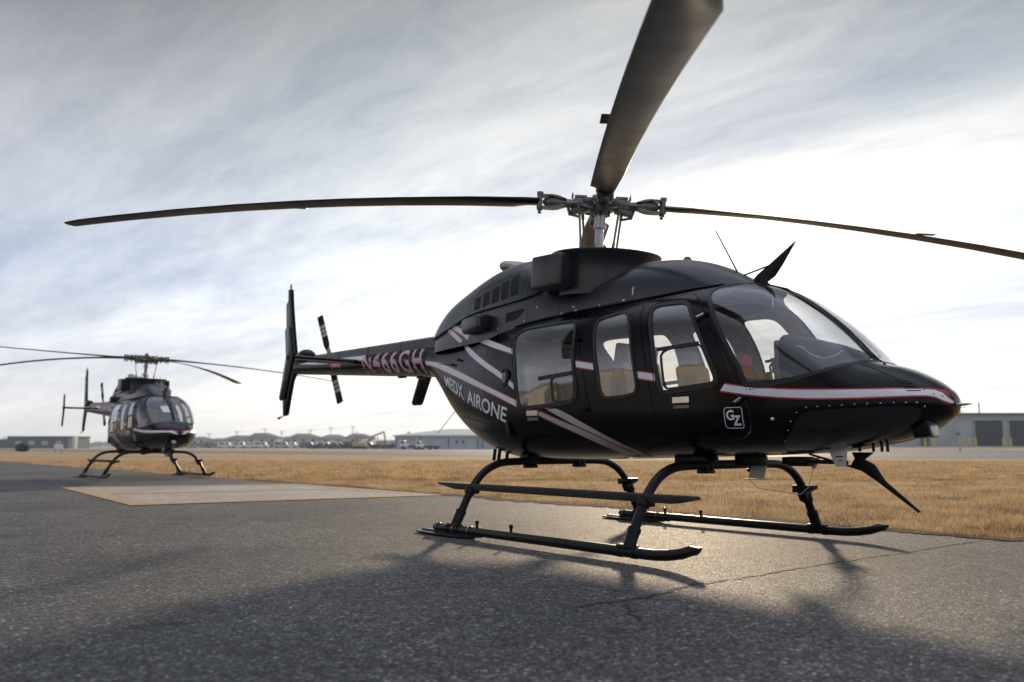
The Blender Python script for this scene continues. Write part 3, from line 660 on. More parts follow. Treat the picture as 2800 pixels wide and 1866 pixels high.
    for x in xs:
        c, r = boom_c(x); pts.append((x, 0, c)); rr.append(r*(.97 if x < -6.9 else 1)*(.6 if x < -6.95 else 1))
    mb.tube(pts, rr, 36); bo = mb.build('tail_boom', 'black', root, sharp=50)
    def sec(x):
        c, r = boom_c(x); k = (-2.85-x)/3.4; zt = 2.135+.05*k; w = .10-.012*k; zb = c+r*.72
        return [(x, -w, zb), (x, -w, zt-.03), (x, -w+.03, zt), (x, w-.03, zt), (x, w, zt-.03), (x, w, zb)]
    V = []; F = []
    st = [-2.74, -3.3, -4.0, -4.8, -5.6, -6.05]
    for x in st: V += sec(x)
    c, r = boom_c(-6.35); V += [(-6.35, yy, c+r*.9) for yy in (-.07, -.07, -.04, .04, .07, .07)]
    for i in range(len(st)):
        for k in range(6): F.append((i*6+k, i*6+(k+1) % 6, (i+1)*6+(k+1) % 6, (i+1)*6+k))
    F.append(tuple(range(6))[::-1]); F.append(tuple(len(V)-6+k for k in range(6)))
    mb = MB(); vs = [mb.bm.verts.new(p) for p in V]
    for f in F:
        try: mb.bm.faces.new([vs[i] for i in f])
        except ValueError: pass
    mb.build('driveshaft_cover', 'cowl', root, sharp=25)
    for x in (-3.6, -4.45, -5.3):
        mb = MB(); mb.prism([(p[1]*1.03, p[2]+.003) for p in sec(x)], x-.006, x+.006, 'x'); mb.build('cover_joint', 'black', root)
    mb = MB(); mb.sphere((-6.57, 0, 2.19), .20, (1.25, .62, .62), seg=24); mb.cyl((-6.57, 0, 2.19), (-6.57, .36, 2.21), .045); mb.build('tail_gearbox_fairing', 'black', root, sharp=60)
    for x in (-3.25, -3.7): mb = MB(); c, r = boom_c(x); mb.box((x, 0, c-r-.005), (.14, .06, .03), None, .008); mb.build('underside_blister', 'black', root)
    # fin, stabiliser, end plates
    fin = [(-7.15, 3.36), (-7.10, 3.05), (-7.0, 2.62), (-6.90, 2.24), (-6.80, 2.10), (-6.86, 1.98), (-6.99, 1.85), (-7.09, 1.58), (-7.18, 1.30), (-7.30, 1.29), (-7.34, 1.55), (-7.26, 1.9), (-7.22, 2.1), (-7.27, 2.5), (-7.32, 3.12), (-7.25, 3.18), (-7.26, 3.37)]
    mb = MB(); mb.prism(fin, -.028, .028, 'y', bev=.012); mb.cyl((-7.2, 0, 3.36), (-7.21, 0, 3.45), .014, 8); f_ = mb.build('vertical_fin', 'black', root)
    mb = MB(); mb.tube([(-7.26, 0, 1.31), (-7.40, 0, 1.28), (-7.52, 0, 1.26)], [.008, .008, .022], 8); mb.build('tail_skid', 'tube', root)
    mb = MB()
    prf = [(-4.62, 1.968), (-4.64, 1.99), (-4.72, 2.0), (-4.85, 1.992), (-4.95, 1.978), (-4.85, 1.955), (-4.72, 1.942), (-4.64, 1.948)]
    mb.prism(prf, -1.06, 1.06, 'y'); hs = mb.build('horizontal_stabiliser', 'black', root, sharp=60)
    for s in (1, -1):
        ep = [(-4.73, 2.36), (-4.66, 2.13), (-4.59, 1.96), (-4.74, 1.68), (-4.86, 1.44), (-4.90, 1.41), (-5.06, 1.41), (-5.10, 1.45), (-4.98, 1.72), (-4.87, 1.97), (-4.90, 2.15), (-4.94, 2.33), (-4.91, 2.37), (-4.77, 2.39)]
        mb = MB(); mb.prism(ep, -.02, .02, 'y', bev=.008)
        bmesh.ops.transform(mb.bm, matrix=Matrix.Translation((-4.8, 1.075*s, 0)) @ Matrix.Rotation(R_(6*s), 4, 'Z') @ Matrix.Translation((4.8, 0, 0)), verts=mb.bm.verts)
        e = mb.build('end_plate', 'black', root); mb = MB(); mb.sphere((-4.76, 1.10*s, 1.965), .035, (1.3, .6, 1)); mb.build('position_light', 'dark', e)
    # tail rotor
    th = -.4955; hubc = Vector((-6.59, .40, 2.21))
    mb = MB(); mb.cyl(hubc+Vector((0, -.03, 0)), hubc+Vector((0, .07, 0)), .045, 14); mb.box(hubc+Vector((0, .03, 0)), (.07, .05, .34), rotY(th), .01)
    tr = mb.build('tail_rotor', 'hub', root, loc=tuple(hubc))
    for s in (1, -1):
        n0 = 10; V = []; F = []
        zs = [.13, .20, .26, .34, .40, .42, .48, .50, .56, .58, .64, .66, .826]
        for zz in zs:
            ch = .045 if zz < .15 else (.115 if zz > .25 else .08); tw = R_(28)
            for k in range(n0):
                a = 2*PI*k/n0; yy = math.sin(a)*.011; xx = math.cos(a)*ch/2-.01
                V.append((xx*math.cos(tw)-yy*math.sin(tw), xx*math.sin(tw)+yy*math.cos(tw), zz*s))
        fm = []
        for i in range(len(zs)-1):
            for k in range(n0): F.append((i*n0+k, i*n0+(k+1) % n0, (i+1)*n0+(k+1) % n0, (i+1)*n0+k)); fm.append(1 if zs[i] in (.42, .50, .58) else 0)
        F.append(tuple(range(n0))); fm.append(0); F.append(tuple(len(V)-n0+k for k in range(n0))); fm.append(0)
        if s < 0: F = [f[::-1] for f in F]
        b = mesh_obj('tail_rotor_blade', V, F, ['blade', 'stripey'], tr, True, fm=fm, sharp=40); b.location = (0, .03, 0); b.rotation_euler = (0, th, 0)
        bmx = bmesh.new(); bmx.from_mesh(b.data); bmesh.ops.recalc_face_normals(bmx, faces=bmx.faces); bmx.to_mesh(b.data); bmx.free()
    # main rotor: tilted mast, hub and four blades --------------------------
    tau = .0953; hub = Vector((-.0705, 0, 3.159)); RM = rotY(tau)
    base = hub+RM @ Vector((0, 0, -.62))
    mb = MB()
    def L(x, y, z): return hub+RM @ Vector((x, y, z))
    mb.tube([L(0, 0, -.62), L(0, 0, -.46), L(0, 0, -.45), L(0, 0, -.41), L(0, 0, -.40), L(0, 0, -.245), L(0, 0, -.24), L(0, 0, -.205), L(0, 0, -.20), L(0, 0, -.07)],
            [.048, .048, .060, .060, .043, .043, .062, .062, .052, .052], 20)
    mb.build('mast', 'steel', root)
    mb = MB(); mb.lathe([(.20, -.60), (.20, -.56), (.13, -.54), (.06, -.54)], hub, RM, 24)
    for k in range(3): a = 2*PI*k/3+.5; mb.tube([L(.055*math.cos(a), .055*math.sin(a), -.40), L(.10*math.cos(a), .10*math.sin(a), -.47), L(.07*math.cos(a), .07*math.sin(a), -.56)], .009, 6)
    mb.build('swashplate', 'hub', root)
    mb = MB()       # hub at the origin of its own object
    mb.lathe([(0, -.10), (.075, -.10), (.10, -.085), (.10, -.06), (.07, -.05), (.07, .04), (.09, .05), (.09, .085), (.05, .095), (.045, .14), (.03, .15), (0, .15)], (0, 0, 0), None, 28)
    for k in range(12): a = 2*PI*k/12; mb.cyl((.085*math.cos(a), .085*math.sin(a), -.115), (.085*math.cos(a), .085*math.sin(a), -.09), .011, 6)
    hb = mb.build('main_rotor_hub', 'hub', root); hb.location = hub; hb.rotation_mode = 'XYZ'; hb.rotation_euler = (0, tau, 0)
    psi = -.7225; arms = []
    for k in range(4):
        a = psi+k*PI/2; mb = MB()
        mb.box((.20, 0, -.005), (.30, .13, .022), None, .008)                      # yoke flexure
        mb.box((.12, 0, -.045), (.16, .17, .03), rotY(R_(-14)), .008)
        mb.tube([(.10, 0, -.01), (.20, 0, -.01), (.30, 0, -.005), (.36, 0, 0), (.43, 0, 0), (.50, 0, 0), (.555, 0, 0), (.575, 0, 0)], [.052, .060, .046, .046, .062, .058, .036, .012], 14, squash=.92)
        for z in (-1, 1): mb.prism([(.34, z*.030), (.42, z*.058), (.47, z*.066), (.63, z*.062), (.63, z*.052), (.48, z*.050), (.40, z*.030)], -.07, .07, 'y')
        for z in (-.058, .058): mb.box((.605, 0, z), (.05, .15, .014), None, .004)
        mb.box((.22, 0, .0), (.10, .11, .10), None, .015)                           # elastomeric bearing
        for y in (-.055, .055):
            mb.cyl((.60, y, -.075), (.60, y, .072), .024, 12); mb.cyl((.60, y, .066), (.60, y, .084), .032, 12); mb.cyl((.60, y, -.105), (.60, y, -.075), .020, 10, r2=.008)
        for y in (-.045, 0, .045): mb.cyl((.28, y, .05), (.28, y, .085), .008, 6)
        mb.box((.20, .0, .068), (.12, .07, .026), None, .006); mb.box((.215, .0, -.07), (.16, .10, .05), rotY(R_(10)), .008); mb.cyl((.29, .0, .05), (.285, 0, .115), .006, 6, r2=.003); mb.box((.13, 0, .03), (.10, .16, .05), None, .012)
        mb.box((.31, .03, -.085), (.03, .02, .09), rotY(R_(18)), .003); mb.box((.26, .03, -.125), (.11, .02, .024), rotY(R_(-12)), .003); mb.box((.205, .03, -.09), (.025, .02, .07), None, .003)
        mb.tube([(.33, .06, -.02), (.30, .12, -.03), (.22, .17, -.03)], [.022, .018, .016], 8)    # pitch horn
        ar = mb.build('blade_grip', 'hub', hb); ar.rotation_euler = (0, 0, a); arms.append(ar)
        mb = MB(); p0 = Vector((.22, .17, -.03)); p1 = Vector((.17, .115, -.56))
        mb.tube([p0, p0*.85+p1*.15, p0*.84+p1*.16, p0*.3+p1*.7, p0*.29+p1*.71, p1], [.016, .016, .011, .011, .015, .015], 10)
        pl = mb.build('pitch_link', 'hub', hb); pl.rotation_euler = (0, 0, a)
    for k in range(4):
        bl = make_blade([.462, .506, .468, .468][k]).build('main_rotor_blade', 'blade', hb, sharp=30); bl.rotation_euler = (0, 0, psi+k*PI/2)
    # landing gear ---------------------------------------------------------
    xt = [(-1.235, .075), (-1.17, .20), (-1.07, .385), (-.97, .515), (-.88, .585), (-.78, .63), (-.68, .655), (-.5, .662), (0, .662)]
    xt = xt+[(-y, z) for y, z in xt[::-1][1:]]
    for x in (-.76, 1.36):
        c = chaikin(xt, 2, False); mb = MB(); mb.tube([(x, y, z) for y, z in c], .036, 16)
        for s in (1, -1):
            mb.tube([(x, -1.225*s, .10), (x, -1.165*s, .215)], .046, 14); mb.tube([(x, -1.172*s, .20), (x, -1.160*s, .225)], .050, 14)
            for yy in (.36, .30): mb.box((x, yy*s, .655), (.085, .045, .10), None, .01)
        mb.build('cross_tube', 'tube', root)
        for s in (1, -1):
            mb = MB(); mb.box((x, .33*s, .70), (.13, .18, .06), None, .015); mb.box((x, .33*s, .61), (.09, .13, .03), None, .01); mb.build('gear_mount', 'tube', root)
    for s in (1, -1):
        y = -1.245*s; mb = MB()
        mb.tube([(-1.06, y, .066), (-1.03, y, .066), (1.50, y, .066), (1.62, y, .068), (1.74, y, .080), (1.85, y, .100), (1.93, y, .125), (1.96, y, .136)], [.028, .038, .038, .038, .038, .037, .036, .036], 18)
        # scarfed tip
        for v in mb.bm.verts:
            if v.co.x > 1.92: v.co.x += (.17-v.co.z)*-.9+.06; v.co.z = min(v.co.z, .155)
        for x in (-.76, 1.36): mb.box((x, y+.005*s, .10), (.17, .075, .035), None, .012); mb.tube([(x-.09, y, .066), (x-.05, y, .066)], .043, 16); mb.tube([(x+.05, y, .066), (x+.09, y, .066)], .043, 16)
        sk = mb.build('skid_tube', 'tube', root, sharp=40)
        mb = MB()
        for x in (-1.0, -.74, -.51): mb.tube([(x, y+math.cos(a)*.041, .066+math.sin(a)*.041) for a in [2*PI*k/16 for k in range(17)]], .0045, 6)
        mb.build('skid_clamp', 'steel', sk)
        for x in (-.41, .06):
            mb = MB(); mb.cyl((x, y, .09), (x, y, .135), .012, 8); mb.tube([(x, y-.008, .145), (x, y+.008, .145)], .019, 12); mb.build('ground_wheel_lug', 'tube', sk)
        mb = MB(); mb.prism([(-1.30, y-.03), (-1.24, y-.10), (-.9, y-.13), (-.55, y-.10), (-.42, y), (-.55, y+.10), (-.9, y+.13), (-1.24, y+.10), (-1.30, y+.03)], .012, .026, 'z', bev=.004); mb.box((-.8, y, .03), (.9, .05, .02), None, .004)
        mb.build('bear_paw_plate', 'tube', root)
        ys = -1.02*s
        if s < 0:
            for x in (-.76, 1.36):
                mb = MB(); mb.prism([(x-.07, .465), (x+.09, .465), (x+.085, .435), (x+.03, .405), (x-.07, .40)], .97, 1.13, 'y', bev=.004); mb.box((x, 1.045, .375), (.08, .08, .09), rotX(R_(30)), .012); mb.tube([(x, 1.10, .33), (x, 1.07, .385)], .050, 12); mb.build('foot_step', 'tube', root)
            continue
        mb = MB(); mb.prism([(-1.28, .445), (-1.28, .462), (1.80, .462), (1.81, .440), (1.62, .405), (-1.0, .405)], ys-.05, ys+.05, 'y', bev=.004)
        mb.build('boarding_step', 'step', root)
        for x in (-.76, 1.36): mb = MB(); mb.box((x, -1.035*s, .40), (.10, .10, .06), None, .012); mb.tube([(x, -1.075*s, .375), (x, -1.045*s, .43)], .050, 12); mb.build('step_bracket', 'tube', root)
    # belly equipment ---------------------------------------------------------
    mb = MB(); mb.prism([(2.30, .80), (2.45, .80), (2.43, .665), (2.355, .665)], -.16, -.145, 'y', bev=.004); ba = mb.build('blade_antenna', 'whitep', root)
    mb = MB(); mb.box((2.39, -.162, .735), (.055, .002, .008)); mb.box((2.395, -.162, .708), (.03, .002, .005)); mb.build('antenna_lettering', 'dark', ba)
    mb = MB(); mb.prism([(1.42, .66), (1.56, .66), (1.53, .545), (1.38, .545)], .19, .205, 'y', bev=.004); mb.box((1.46, .2, .54), (.22, .03, .008)); mb.build('blade_antenna', 'whitep', root)
    mb = MB(); mb.prism([(1.98, .72), (2.08, .72), (2.04, .64), (2.02, .64)], .1, .112, 'y'); mb.tube([(2.03, .1, .64), (1.98, .1, .50), (1.90, .12, .44), (1.5, .16, .47), (1.38, .19, .54)], .003, 6); mb.build('wire_antenna', 'whitep', root)
    mb = MB()
    for x, y, a, b, c in ((1.12, -.22, .22, .14, .07), (1.62, -.1, .20, .16, .08), (2.02, -.05, .16, .12, .07), (1.85, .1, .12, .1, .06), (.95, -.05, .1, .1, .05), (2.25, -.08, .3, .06, .03)): mb = MB(); mb.box((x, y, .695), (a, b, c), None, .01); mb.build('belly_box', 'tube', root)
    for x in (2.6, 2.66, 2.70, 2.5): mb = MB(); mb.cyl((x, -.08, .86), (x, -.08, .77), .010, 6); mb.build('drain_pipe', 'tube', root)
    for x in (-1.15, -1.28, -1.36): mb = MB(); mb.cyl((x, -.30, .78), (x, -.32, .66), .018, 8); mb.build('drain_pipe', 'tube', root)
    mb = MB(); mb.prism([(2.40, .765), (2.56, .765), (2.49, .715), (2.56, .68), (2.63, .57), (2.86, .375), (2.85, .365), (2.56, .575), (2.47, .632), (2.38, .66), (2.42, .72)], -.012, .012, 'y', bev=.003)
    mb.tube([(2.06, 0, .75), (2.47, 0, .64)], .008, 8); mb.build('lower_wire_cutter', 'tube', root)
    mb = MB(); mb.prism([(1.64, 2.085), (1.64, 2.145), (1.68, 2.18), (1.78, 2.235), (2.025, 2.385), (1.90, 2.22), (1.83, 2.14), (1.76, 2.105), (1.80, 2.065)], -.010, .010, 'y', bev=.003)
    mb.tube([(1.40, 0, 2.17), (1.80, 0, 2.235)], .007, 8); mb.prism([(1.76, 2.09), (1.93, 2.03), (1.98, 1.99), (1.80, 2.06)], -.018, .018, 'y'); mb.build('upper_wire_cutter', 'tube', root)
    mb = MB(); mb.cyl((1.53, 0, 2.14), (1.28, 0, 2.62), .007, 6, r2=.005); mb.cyl((1.54, 0, 2.12), (1.52, 0, 2.17), .012, 8, r2=.006); mb.build('whip_antenna', 'tube', root)
    mb = MB(); mb.cyl((-1.9, -.28, 1.35), (-2.4, -.32, .95), .004, 6); mb.build('whip_antenna', 'whitep', root)
    mb = MB(); mb.cyl((.97, 0, 2.40), (.97, 0, 2.425), .04, 16); mb.sphere((.97, 0, 2.43), .034, (1, 1, .7)); mb.build('roof_beacon', 'pgrey', root)
    mb = MB(); mb.tube([(3.04, 0, 1.07), (3.10, 0, 1.075), (3.20, 0, 1.078)], [.020, .014, .008], 12); mb.tube([(3.20, 0, 1.078), (3.235, 0, 1.079)], [.008, .002], 8); mb.build('pitot_tube', 'steel', root)
    mb = MB(); q = rotY(R_(-8)); mb.box((2.97, -.10, .925), (.11, .15, .12), q, .012)
    ll = mb.build('landing_light', 'tube', root); mb = MB(); mb.box((3.022, -.10, .905), (.035, .10, .085), q, .012); mb.build('light_lens', 'steel', ll)
    mb = MB()
    for x, y, z in ((2.72, -.10, 1.368), (2.84, -.10, 1.318), (2.92, -.06, 1.285)): mb.box((x, y, z), (.022, .006, .016), rotY(R_(20)), .002)
    for x, z in ((3.03, 1.17), (3.07, 1.14), (3.10, 1.13)): mb.box(tuple(on(x, z, .003)), (.012, .006, .008), None, .002)
    mb.build('nose_fasteners', 'tube', root)
    # static port bracket on the rear side: two small vanes
    mb = MB(); p = on(-2.0, 1.70, .02); mb.tube([p+np.array((-.25, -.02, 0.02)), p, p+np.array((.12, .01, -.01))], [.002, .006, .003], 6); mb.sphere(tuple(p), .016, (2, 1, 1)); q2 = on(-1.85, 1.74, .02); mb.sphere(tuple(q2), .016, (2.2, 1, 1)); mb.build('rear_vane_fitting', 'tube', root)
    # cabin ---------------------------------------------------------
    mb = MB(); mb.box((.62, 0, .85), (2.5, 1.0, .03)); mb.build('cabin_floor', 'trim', root)
    mb = MB(); mb.prism([(-.78, .86), (-.68, .86), (-.62, 1.5), (-.68, 1.84), (-.78, 1.84)], -.5, .5, 'y'); mb.build('rear_bulkhead', 'trim', root)
    mb = MB(); mb.prism([(.25, .82), (.36, .82), (.34, 1.28), (.42, 1.72), (.33, 1.74), (.24, 1.3)], -.25, .25, 'y', bev=.02); mb.build('cabin_divider', 'trim', root)
    for y in (-.34, .34):
        mb = MB(); mb.box((.98, y, 1.00), (.42, .42, .12), rotY(R_(-6)), .04, seg=3); mb.box((.76, y, 1.27), (.10, .40, .52), rotY(R_(-10)), .04, seg=3); mb.box((.68, y, 1.60), (.08, .22, .15), rotY(R_(-10)), .03, seg=3)
        st_ = mb.build('front_seat', 'seat', root, sharp=50); mb = MB(); mb.box((.98, y, .88), (.34, .36, .14), None, .01); mb.build('seat_base', 'pgrey', st_)
    for y in (-.42, 0, .42):
        mb = MB(); mb.box((-.28, y, 1.0), (.44, .38, .12), rotY(R_(-6)), .04, seg=3); mb.box((-.50, y, 1.30), (.10, .37, .55), rotY(R_(-10)), .04, seg=3); mb.build('rear_seat', 'seat', root, sharp=50)
    mb = MB(); mb.box((-.1, -.30, 1.66), (.36, .10, .16), None, .02); mb.tube([(-.25, -.40, 1.75), (-.22, -.42, 1.45), (-.1, -.42, 1.2)], .02, 8); mb.box((-.26, -.42, 1.78), (.12, .05, .06), None, .01); mb.box((.12, -.36, 1.72), (.16, .08, .22), None, .02)
    mb.build('medical_equipment', 'pgrey', root)
    mb = MB(); mb.prism([(.15, 1.50), (.10, 1.58), (.16, 1.70), (.24, 1.75), (.24, 1.52)], -.52, -.44, 'y', bev=.015); mb.build('headset', 'dark', root)
    # instrument cowl
    mb = MB(); mb.prism([(1.93, 1.36), (1.93, 1.58), (1.95, 1.635), (1.99, 1.65), (2.10, 1.62), (2.28, 1.565), (2.43, 1.50), (2.49, 1.45), (2.46, 1.38), (2.14, 1.30), (2.0, 1.30)], -.17, .20, 'y', bev=.03)
    ip = mb.build('instrument_cowl', 'panel', root, sharp=50)
    mb = MB(); mb.box((1.915, .015, 1.47), (.05, .34, .28), None, .015); mb.box((1.88, .015, 1.42), (.06, .30, .12), None, .015); mb.box((1.845, -.08, 1.47), (.05, .03, .03), None, .005); mb.box((1.91, .015, 1.33), (.08, .30, .07), None, .01); mb.build('instrument_panel', 'pgrey', ip)
    mb = MB(); mb.box((1.9, 0, 1.05), (.36, .26, .46), None, .02); mb.build('centre_pedestal', 'pgrey', root)
    mb = MB(); mb.tube([(2.10, -.18, 1.55), (2.16, -.20, 1.53), (2.24, -.22, 1.47), (2.34, -.23, 1.43), (2.42, -.22, 1.44), (2.46, -.17, 1.48)], .0035, 6); mb.build('mic_cable', 'whitep', root)
    mb = MB(); mb.tube([(1.58, -.1, 1.33), (1.60, -.1, 1.42), (1.60, -.1, 1.50), (1.60, -.1, 1.52)], [.018, .045, .058, .045], 16, squash=.8); mb.build('fire_extinguisher', 'orange', root)
    mb = MB(); mb.box((1.45, 0, 2.045), (.30, .5, .05), None, .02); mb.build('overhead_console', 'pgrey', root)
    for s in (1, -1): mb = MB(); mb.tube([(1.95, s*.30, .90), (1.80, s*.32, 1.05), (1.55, s*.33, 1.15), (1.52, s*.33, 1.32)], .011, 8); mb.tube([(1.52, s*.33, 1.30), (1.52, s*.33, 1.42)], .020, 8); mb.build('cyclic_stick', 'tube', root)
    tag(root, 'large black helicopter with red and white stripes, filling the foreground on the asphalt', 'helicopter', 'black helicopters on the apron')
    return root
def copy_tree(o, parent=None):
    c = o.copy(); COL.objects.link(c); c.parent = parent
    for ch in list(o.children): copy_tree(ch, c)
    return c
# ---------------------------------------------------------------- survey axes of the airfield (s runs away across the field, r to its right)
HAZE = .00038
CX, CY, CZ, YAW, PITCH, FOC = 5.4924, -5.6688, .8088, 2.457, .1262, 2264.1/2800*36
FX, FY = math.cos(YAW), math.sin(YAW); RX, RY = math.sin(YAW), -math.cos(YAW)
def G(s, r): return CX+FX*s+RX*r, CY+FY*s+RY*r
def SRv(x, y): return (x-CX)*FX+(y-CY)*FY, (x-CX)*RX+(y-CY)*RY
def sst(a, b, v): t = np.clip((np.asarray(v, float)-a)/(b-a), 0, 1); return t*t*(3-2*t)
def hgt(x, y):          # the far side of the field rises gently on the right
    s, r = SRv(np.asarray(x, float), np.asarray(y, float)); return .80*sst(52, 118, s)*sst(2, 34, r)
def drape(name, loops, m, z, grid=None, sub=None, kind='structure'):
    A = np.array(loops[0], float); P, T = cdt(SO, [A]+[np.array(l) for l in loops[1:]], grid or (1e9, 1e9))
    c = P[T].mean(1); k = pip(c, A)
    for h in loops[1:]: k &= ~pip(c, np.array(h))
    a = P[T]; ar = (a[:, 1, 0]-a[:, 0, 0])*(a[:, 2, 1]-a[:, 0, 1])-(a[:, 1, 1]-a[:, 0, 1])*(a[:, 2, 0]-a[:, 0, 0])
    T = np.where((ar > 0)[:, None], T, T[:, ::-1])[k & (np.abs(ar) > 1e-9)]
    V = np.column_stack([P, hgt(P[:, 0], P[:, 1])+z]); o = mesh_obj(name, V, T, m, None)
    return tag(o, kind=kind) if kind else o
# ground materials -------------------------------------------------
def asphalt():
    m, nt, b = nodes('worn_asphalt')
    tc = nt.nodes.new('ShaderNodeTexCoord'); vec = tc.outputs['Object']
    big = tex(nt, .35, 7, .6, vec=vec); mid = tex(nt, 6, 8, .65, vec=vec)
    vor = nt.nodes.new('ShaderNodeTexVoronoi'); vor.inputs['Scale'].default_value = 88; lk(nt, vec, vor.inputs['Vector'])
    vo2 = nt.nodes.new('ShaderNodeTexVoronoi'); vo2.inputs['Scale'].default_value = 170; lk(nt, vec, vo2.inputs['Vector'])
    r1 = ramp(nt, vor.outputs['Color'], [(.0, (.018, .019, .021)), (.45, (.055, .056, .058)), (.78, (.13, .13, .127)), (.96, (.42, .41, .39))])
    r2 = ramp(nt, big.outputs[0], [(.3, (.55, .56, .58)), (.48, (1, 1, 1)), (.7, (1.42, 1.34, 1.24))])
    r3 = ramp(nt, mid.outputs[0], [(.3, (.72, .72, .72)), (.7, (1.25, 1.25, 1.25))])
    a = nt.nodes.new('ShaderNodeMix'); a.data_type = 'RGBA'; a.blend_type = 'MULTIPLY'; a.inputs[0].default_value = 1; lk(nt, r1.outputs[0], a.inputs[6]); lk(nt, r2.outputs[0], a.inputs[7])
    vo3 = nt.nodes.new('ShaderNodeTexVoronoi'); vo3.inputs['Scale'].default_value = 38; lk(nt, vec, vo3.inputs['Vector']); r5 = ramp(nt, vo3.outputs['Color'], [(.1, (.66, .66, .66)), (.6, (1, 1, 1)), (.95, (1.6, 1.57, 1.5))]); a2 = nt.nodes.new('ShaderNodeMix'); a2.data_type = 'RGBA'; a2.blend_type = 'MULTIPLY'; a2.inputs[0].default_value = 1; lk(nt, a.outputs[2], a2.inputs[6]); lk(nt, r5.outputs[0], a2.inputs[7])
    c = nt.nodes.new('ShaderNodeMix'); c.data_type = 'RGBA'; c.blend_type = 'MULTIPLY'; c.inputs[0].default_value = 1; lk(nt, a2.outputs[2], c.inputs[6]); lk(nt, r3.outputs[0], c.inputs[7])
    lk(nt, c.outputs[2], b.inputs['Base Color'])
    st = tex(nt, 1.15, 5, .55, vec=vec); st.inputs['Distortion'].default_value = 1.2; r4 = ramp(nt, st.outputs[0], [(.30, (.50, .50, .52)), (.40, (.92, .92, .92)), (.62, (1, 1, 1)), (.72, (1.22, 1.19, 1.14))])
    d = nt.nodes.new('ShaderNodeMix'); d.data_type = 'RGBA'; d.blend_type = 'MULTIPLY'; d.inputs[0].default_value = 1; lk(nt, c.outputs[2], d.inputs[6]); lk(nt, r4.outputs[0], d.inputs[7]); lk(nt, d.outputs[2], b.inputs['Base Color'])
    mr = nt.nodes.new('ShaderNodeMapRange'); mr.inputs[3].default_value = .52; mr.inputs[4].default_value = .95; lk(nt, vo2.outputs['Color'], mr.inputs[0]); lk(nt, mr.outputs[0], b.inputs['Roughness'])
    add = nt.nodes.new('ShaderNodeMath'); add.operation = 'MULTIPLY_ADD'; lk(nt, vor.outputs['Distance'], add.inputs[0]); add.inputs[1].default_value = -1.0; lk(nt, vo2.outputs['Distance'], add.inputs[2])
    ad2 = nt.nodes.new('ShaderNodeMath'); ad2.operation = 'MULTIPLY_ADD'; lk(nt, mid.outputs[0], ad2.inputs[0]); ad2.inputs[1].default_value = 1.2; lk(nt, add.outputs[0], ad2.inputs[2])
    bump(nt, b, ad2.outputs[0], .9, .006); b.inputs['Specular IOR Level'].default_value = .30
    return m
def ground_mat(name, cols, s1, s2, rough=.9, bstr=.3, bd=.02, spec=.2, bs=60, stretch=None):
    m, nt, b = nodes(name); tc = nt.nodes.new('ShaderNodeTexCoord'); vec = tc.outputs['Object']
    if stretch:
        mp = nt.nodes.new('ShaderNodeMapping'); mp.inputs['Scale'].default_value = stretch; mp.inputs['Rotation'].default_value = (0, 0, -YAW+PI/2); lk(nt, vec, mp.inputs[0]); vec = mp.outputs[0]
    n1 = tex(nt, s1, 8, .65, vec=vec); n2 = tex(nt, s2, 8, .7, vec=vec)
    r1 = ramp(nt, n1.outputs[0], cols); r2 = ramp(nt, n2.outputs[0], [(.3, (.6, .6, .6)), (.7, (1.35, 1.35, 1.35))])
    a = nt.nodes.new('ShaderNodeMix'); a.data_type = 'RGBA'; a.blend_type = 'MULTIPLY'; a.inputs[0].default_value = 1; lk(nt, r1.outputs[0], a.inputs[6]); lk(nt, r2.outputs[0], a.inputs[7])
    lk(nt, a.outputs[2], b.inputs['Base Color']); b.inputs['Roughness'].default_value = rough; b.inputs['Specular IOR Level'].default_value = spec
    bump(nt, b, tex(nt, bs, 6, .7, vec=vec).outputs[0], bstr, bd); return m
M['asphalt'] = asphalt()
GC = [(.28, (.10, .075, .04)), (.38, (.25, .165, .085)), (.55, (.40, .275, .14)), (.75, (.52, .37, .205))]
M['turf'] = ground_mat('dormant_turf', GC, .16, 2.6, bstr=.6, bd=.06, bs=25, stretch=(1, .45, 1))
M['taxi'] = ground_mat('far_asphalt', [(.3, (.07, .07, .068)), (.7, (.10, .098, .092))], .1, 3, .55, spec=.5)
M['conc'] = ground_mat('far_concrete', [(.3, (.20, .19, .175)), (.7, (.27, .258, .24))], .08, 1.5, .7, spec=.4)
M['pad'] = ground_mat('pad_concrete', [(.3, (.27, .24, .20)), (.7, (.42, .375, .31))], .7, 9, .8, bstr=.3, bd=.004, bs=90)
M['padline'] = ground_mat('faded_yellow_paint', [(.38, (.32, .26, .19)), (.55, (.40, .28, .14)), (.75, (.48, .30, .10))], 2.2, 14, .7, bstr=.2, bd=.003)
M['crack'] = mat('crack_filler', (.012, .012, .012), .8)
# ground -------------------------------------------------
big = []
for k in range(72): a = 2*PI*k/72; big.append((3200*math.cos(a), 3200*math.sin(a)))
def ground_base():
    rs = [0, 20, 35, 45, 55, 65, 75, 85, 95, 105, 115, 125, 150, 200, 300, 500, 900, 1600, 3200]; na = 120; V = [(CX, CY, 0)]; F = []
    for r in rs[1:]:
        for k in range(na):
            a = 2*PI*k/na; x, y = CX+r*math.cos(a), CY+r*math.sin(a); V.append((x, y, float(hgt(x, y))-.02))
    for k in range(na): F.append((0, 1+k, 1+(k+1) % na))
    for i in range(len(rs)-2):
        for k in range(na): a = 1+i*na; b = a+na; F.append((a+k, b+k, b+(k+1) % na, a+(k+1) % na))
    return tag(mesh_obj('ground', V, F, 'turf'), kind='structure')
ground_base()
edge = []
x = -420.0
wob = lambda x: .05*math.sin(x*1.9)+.04*math.sin(x*4.7+1)+.03*math.sin(x*11.3+2)
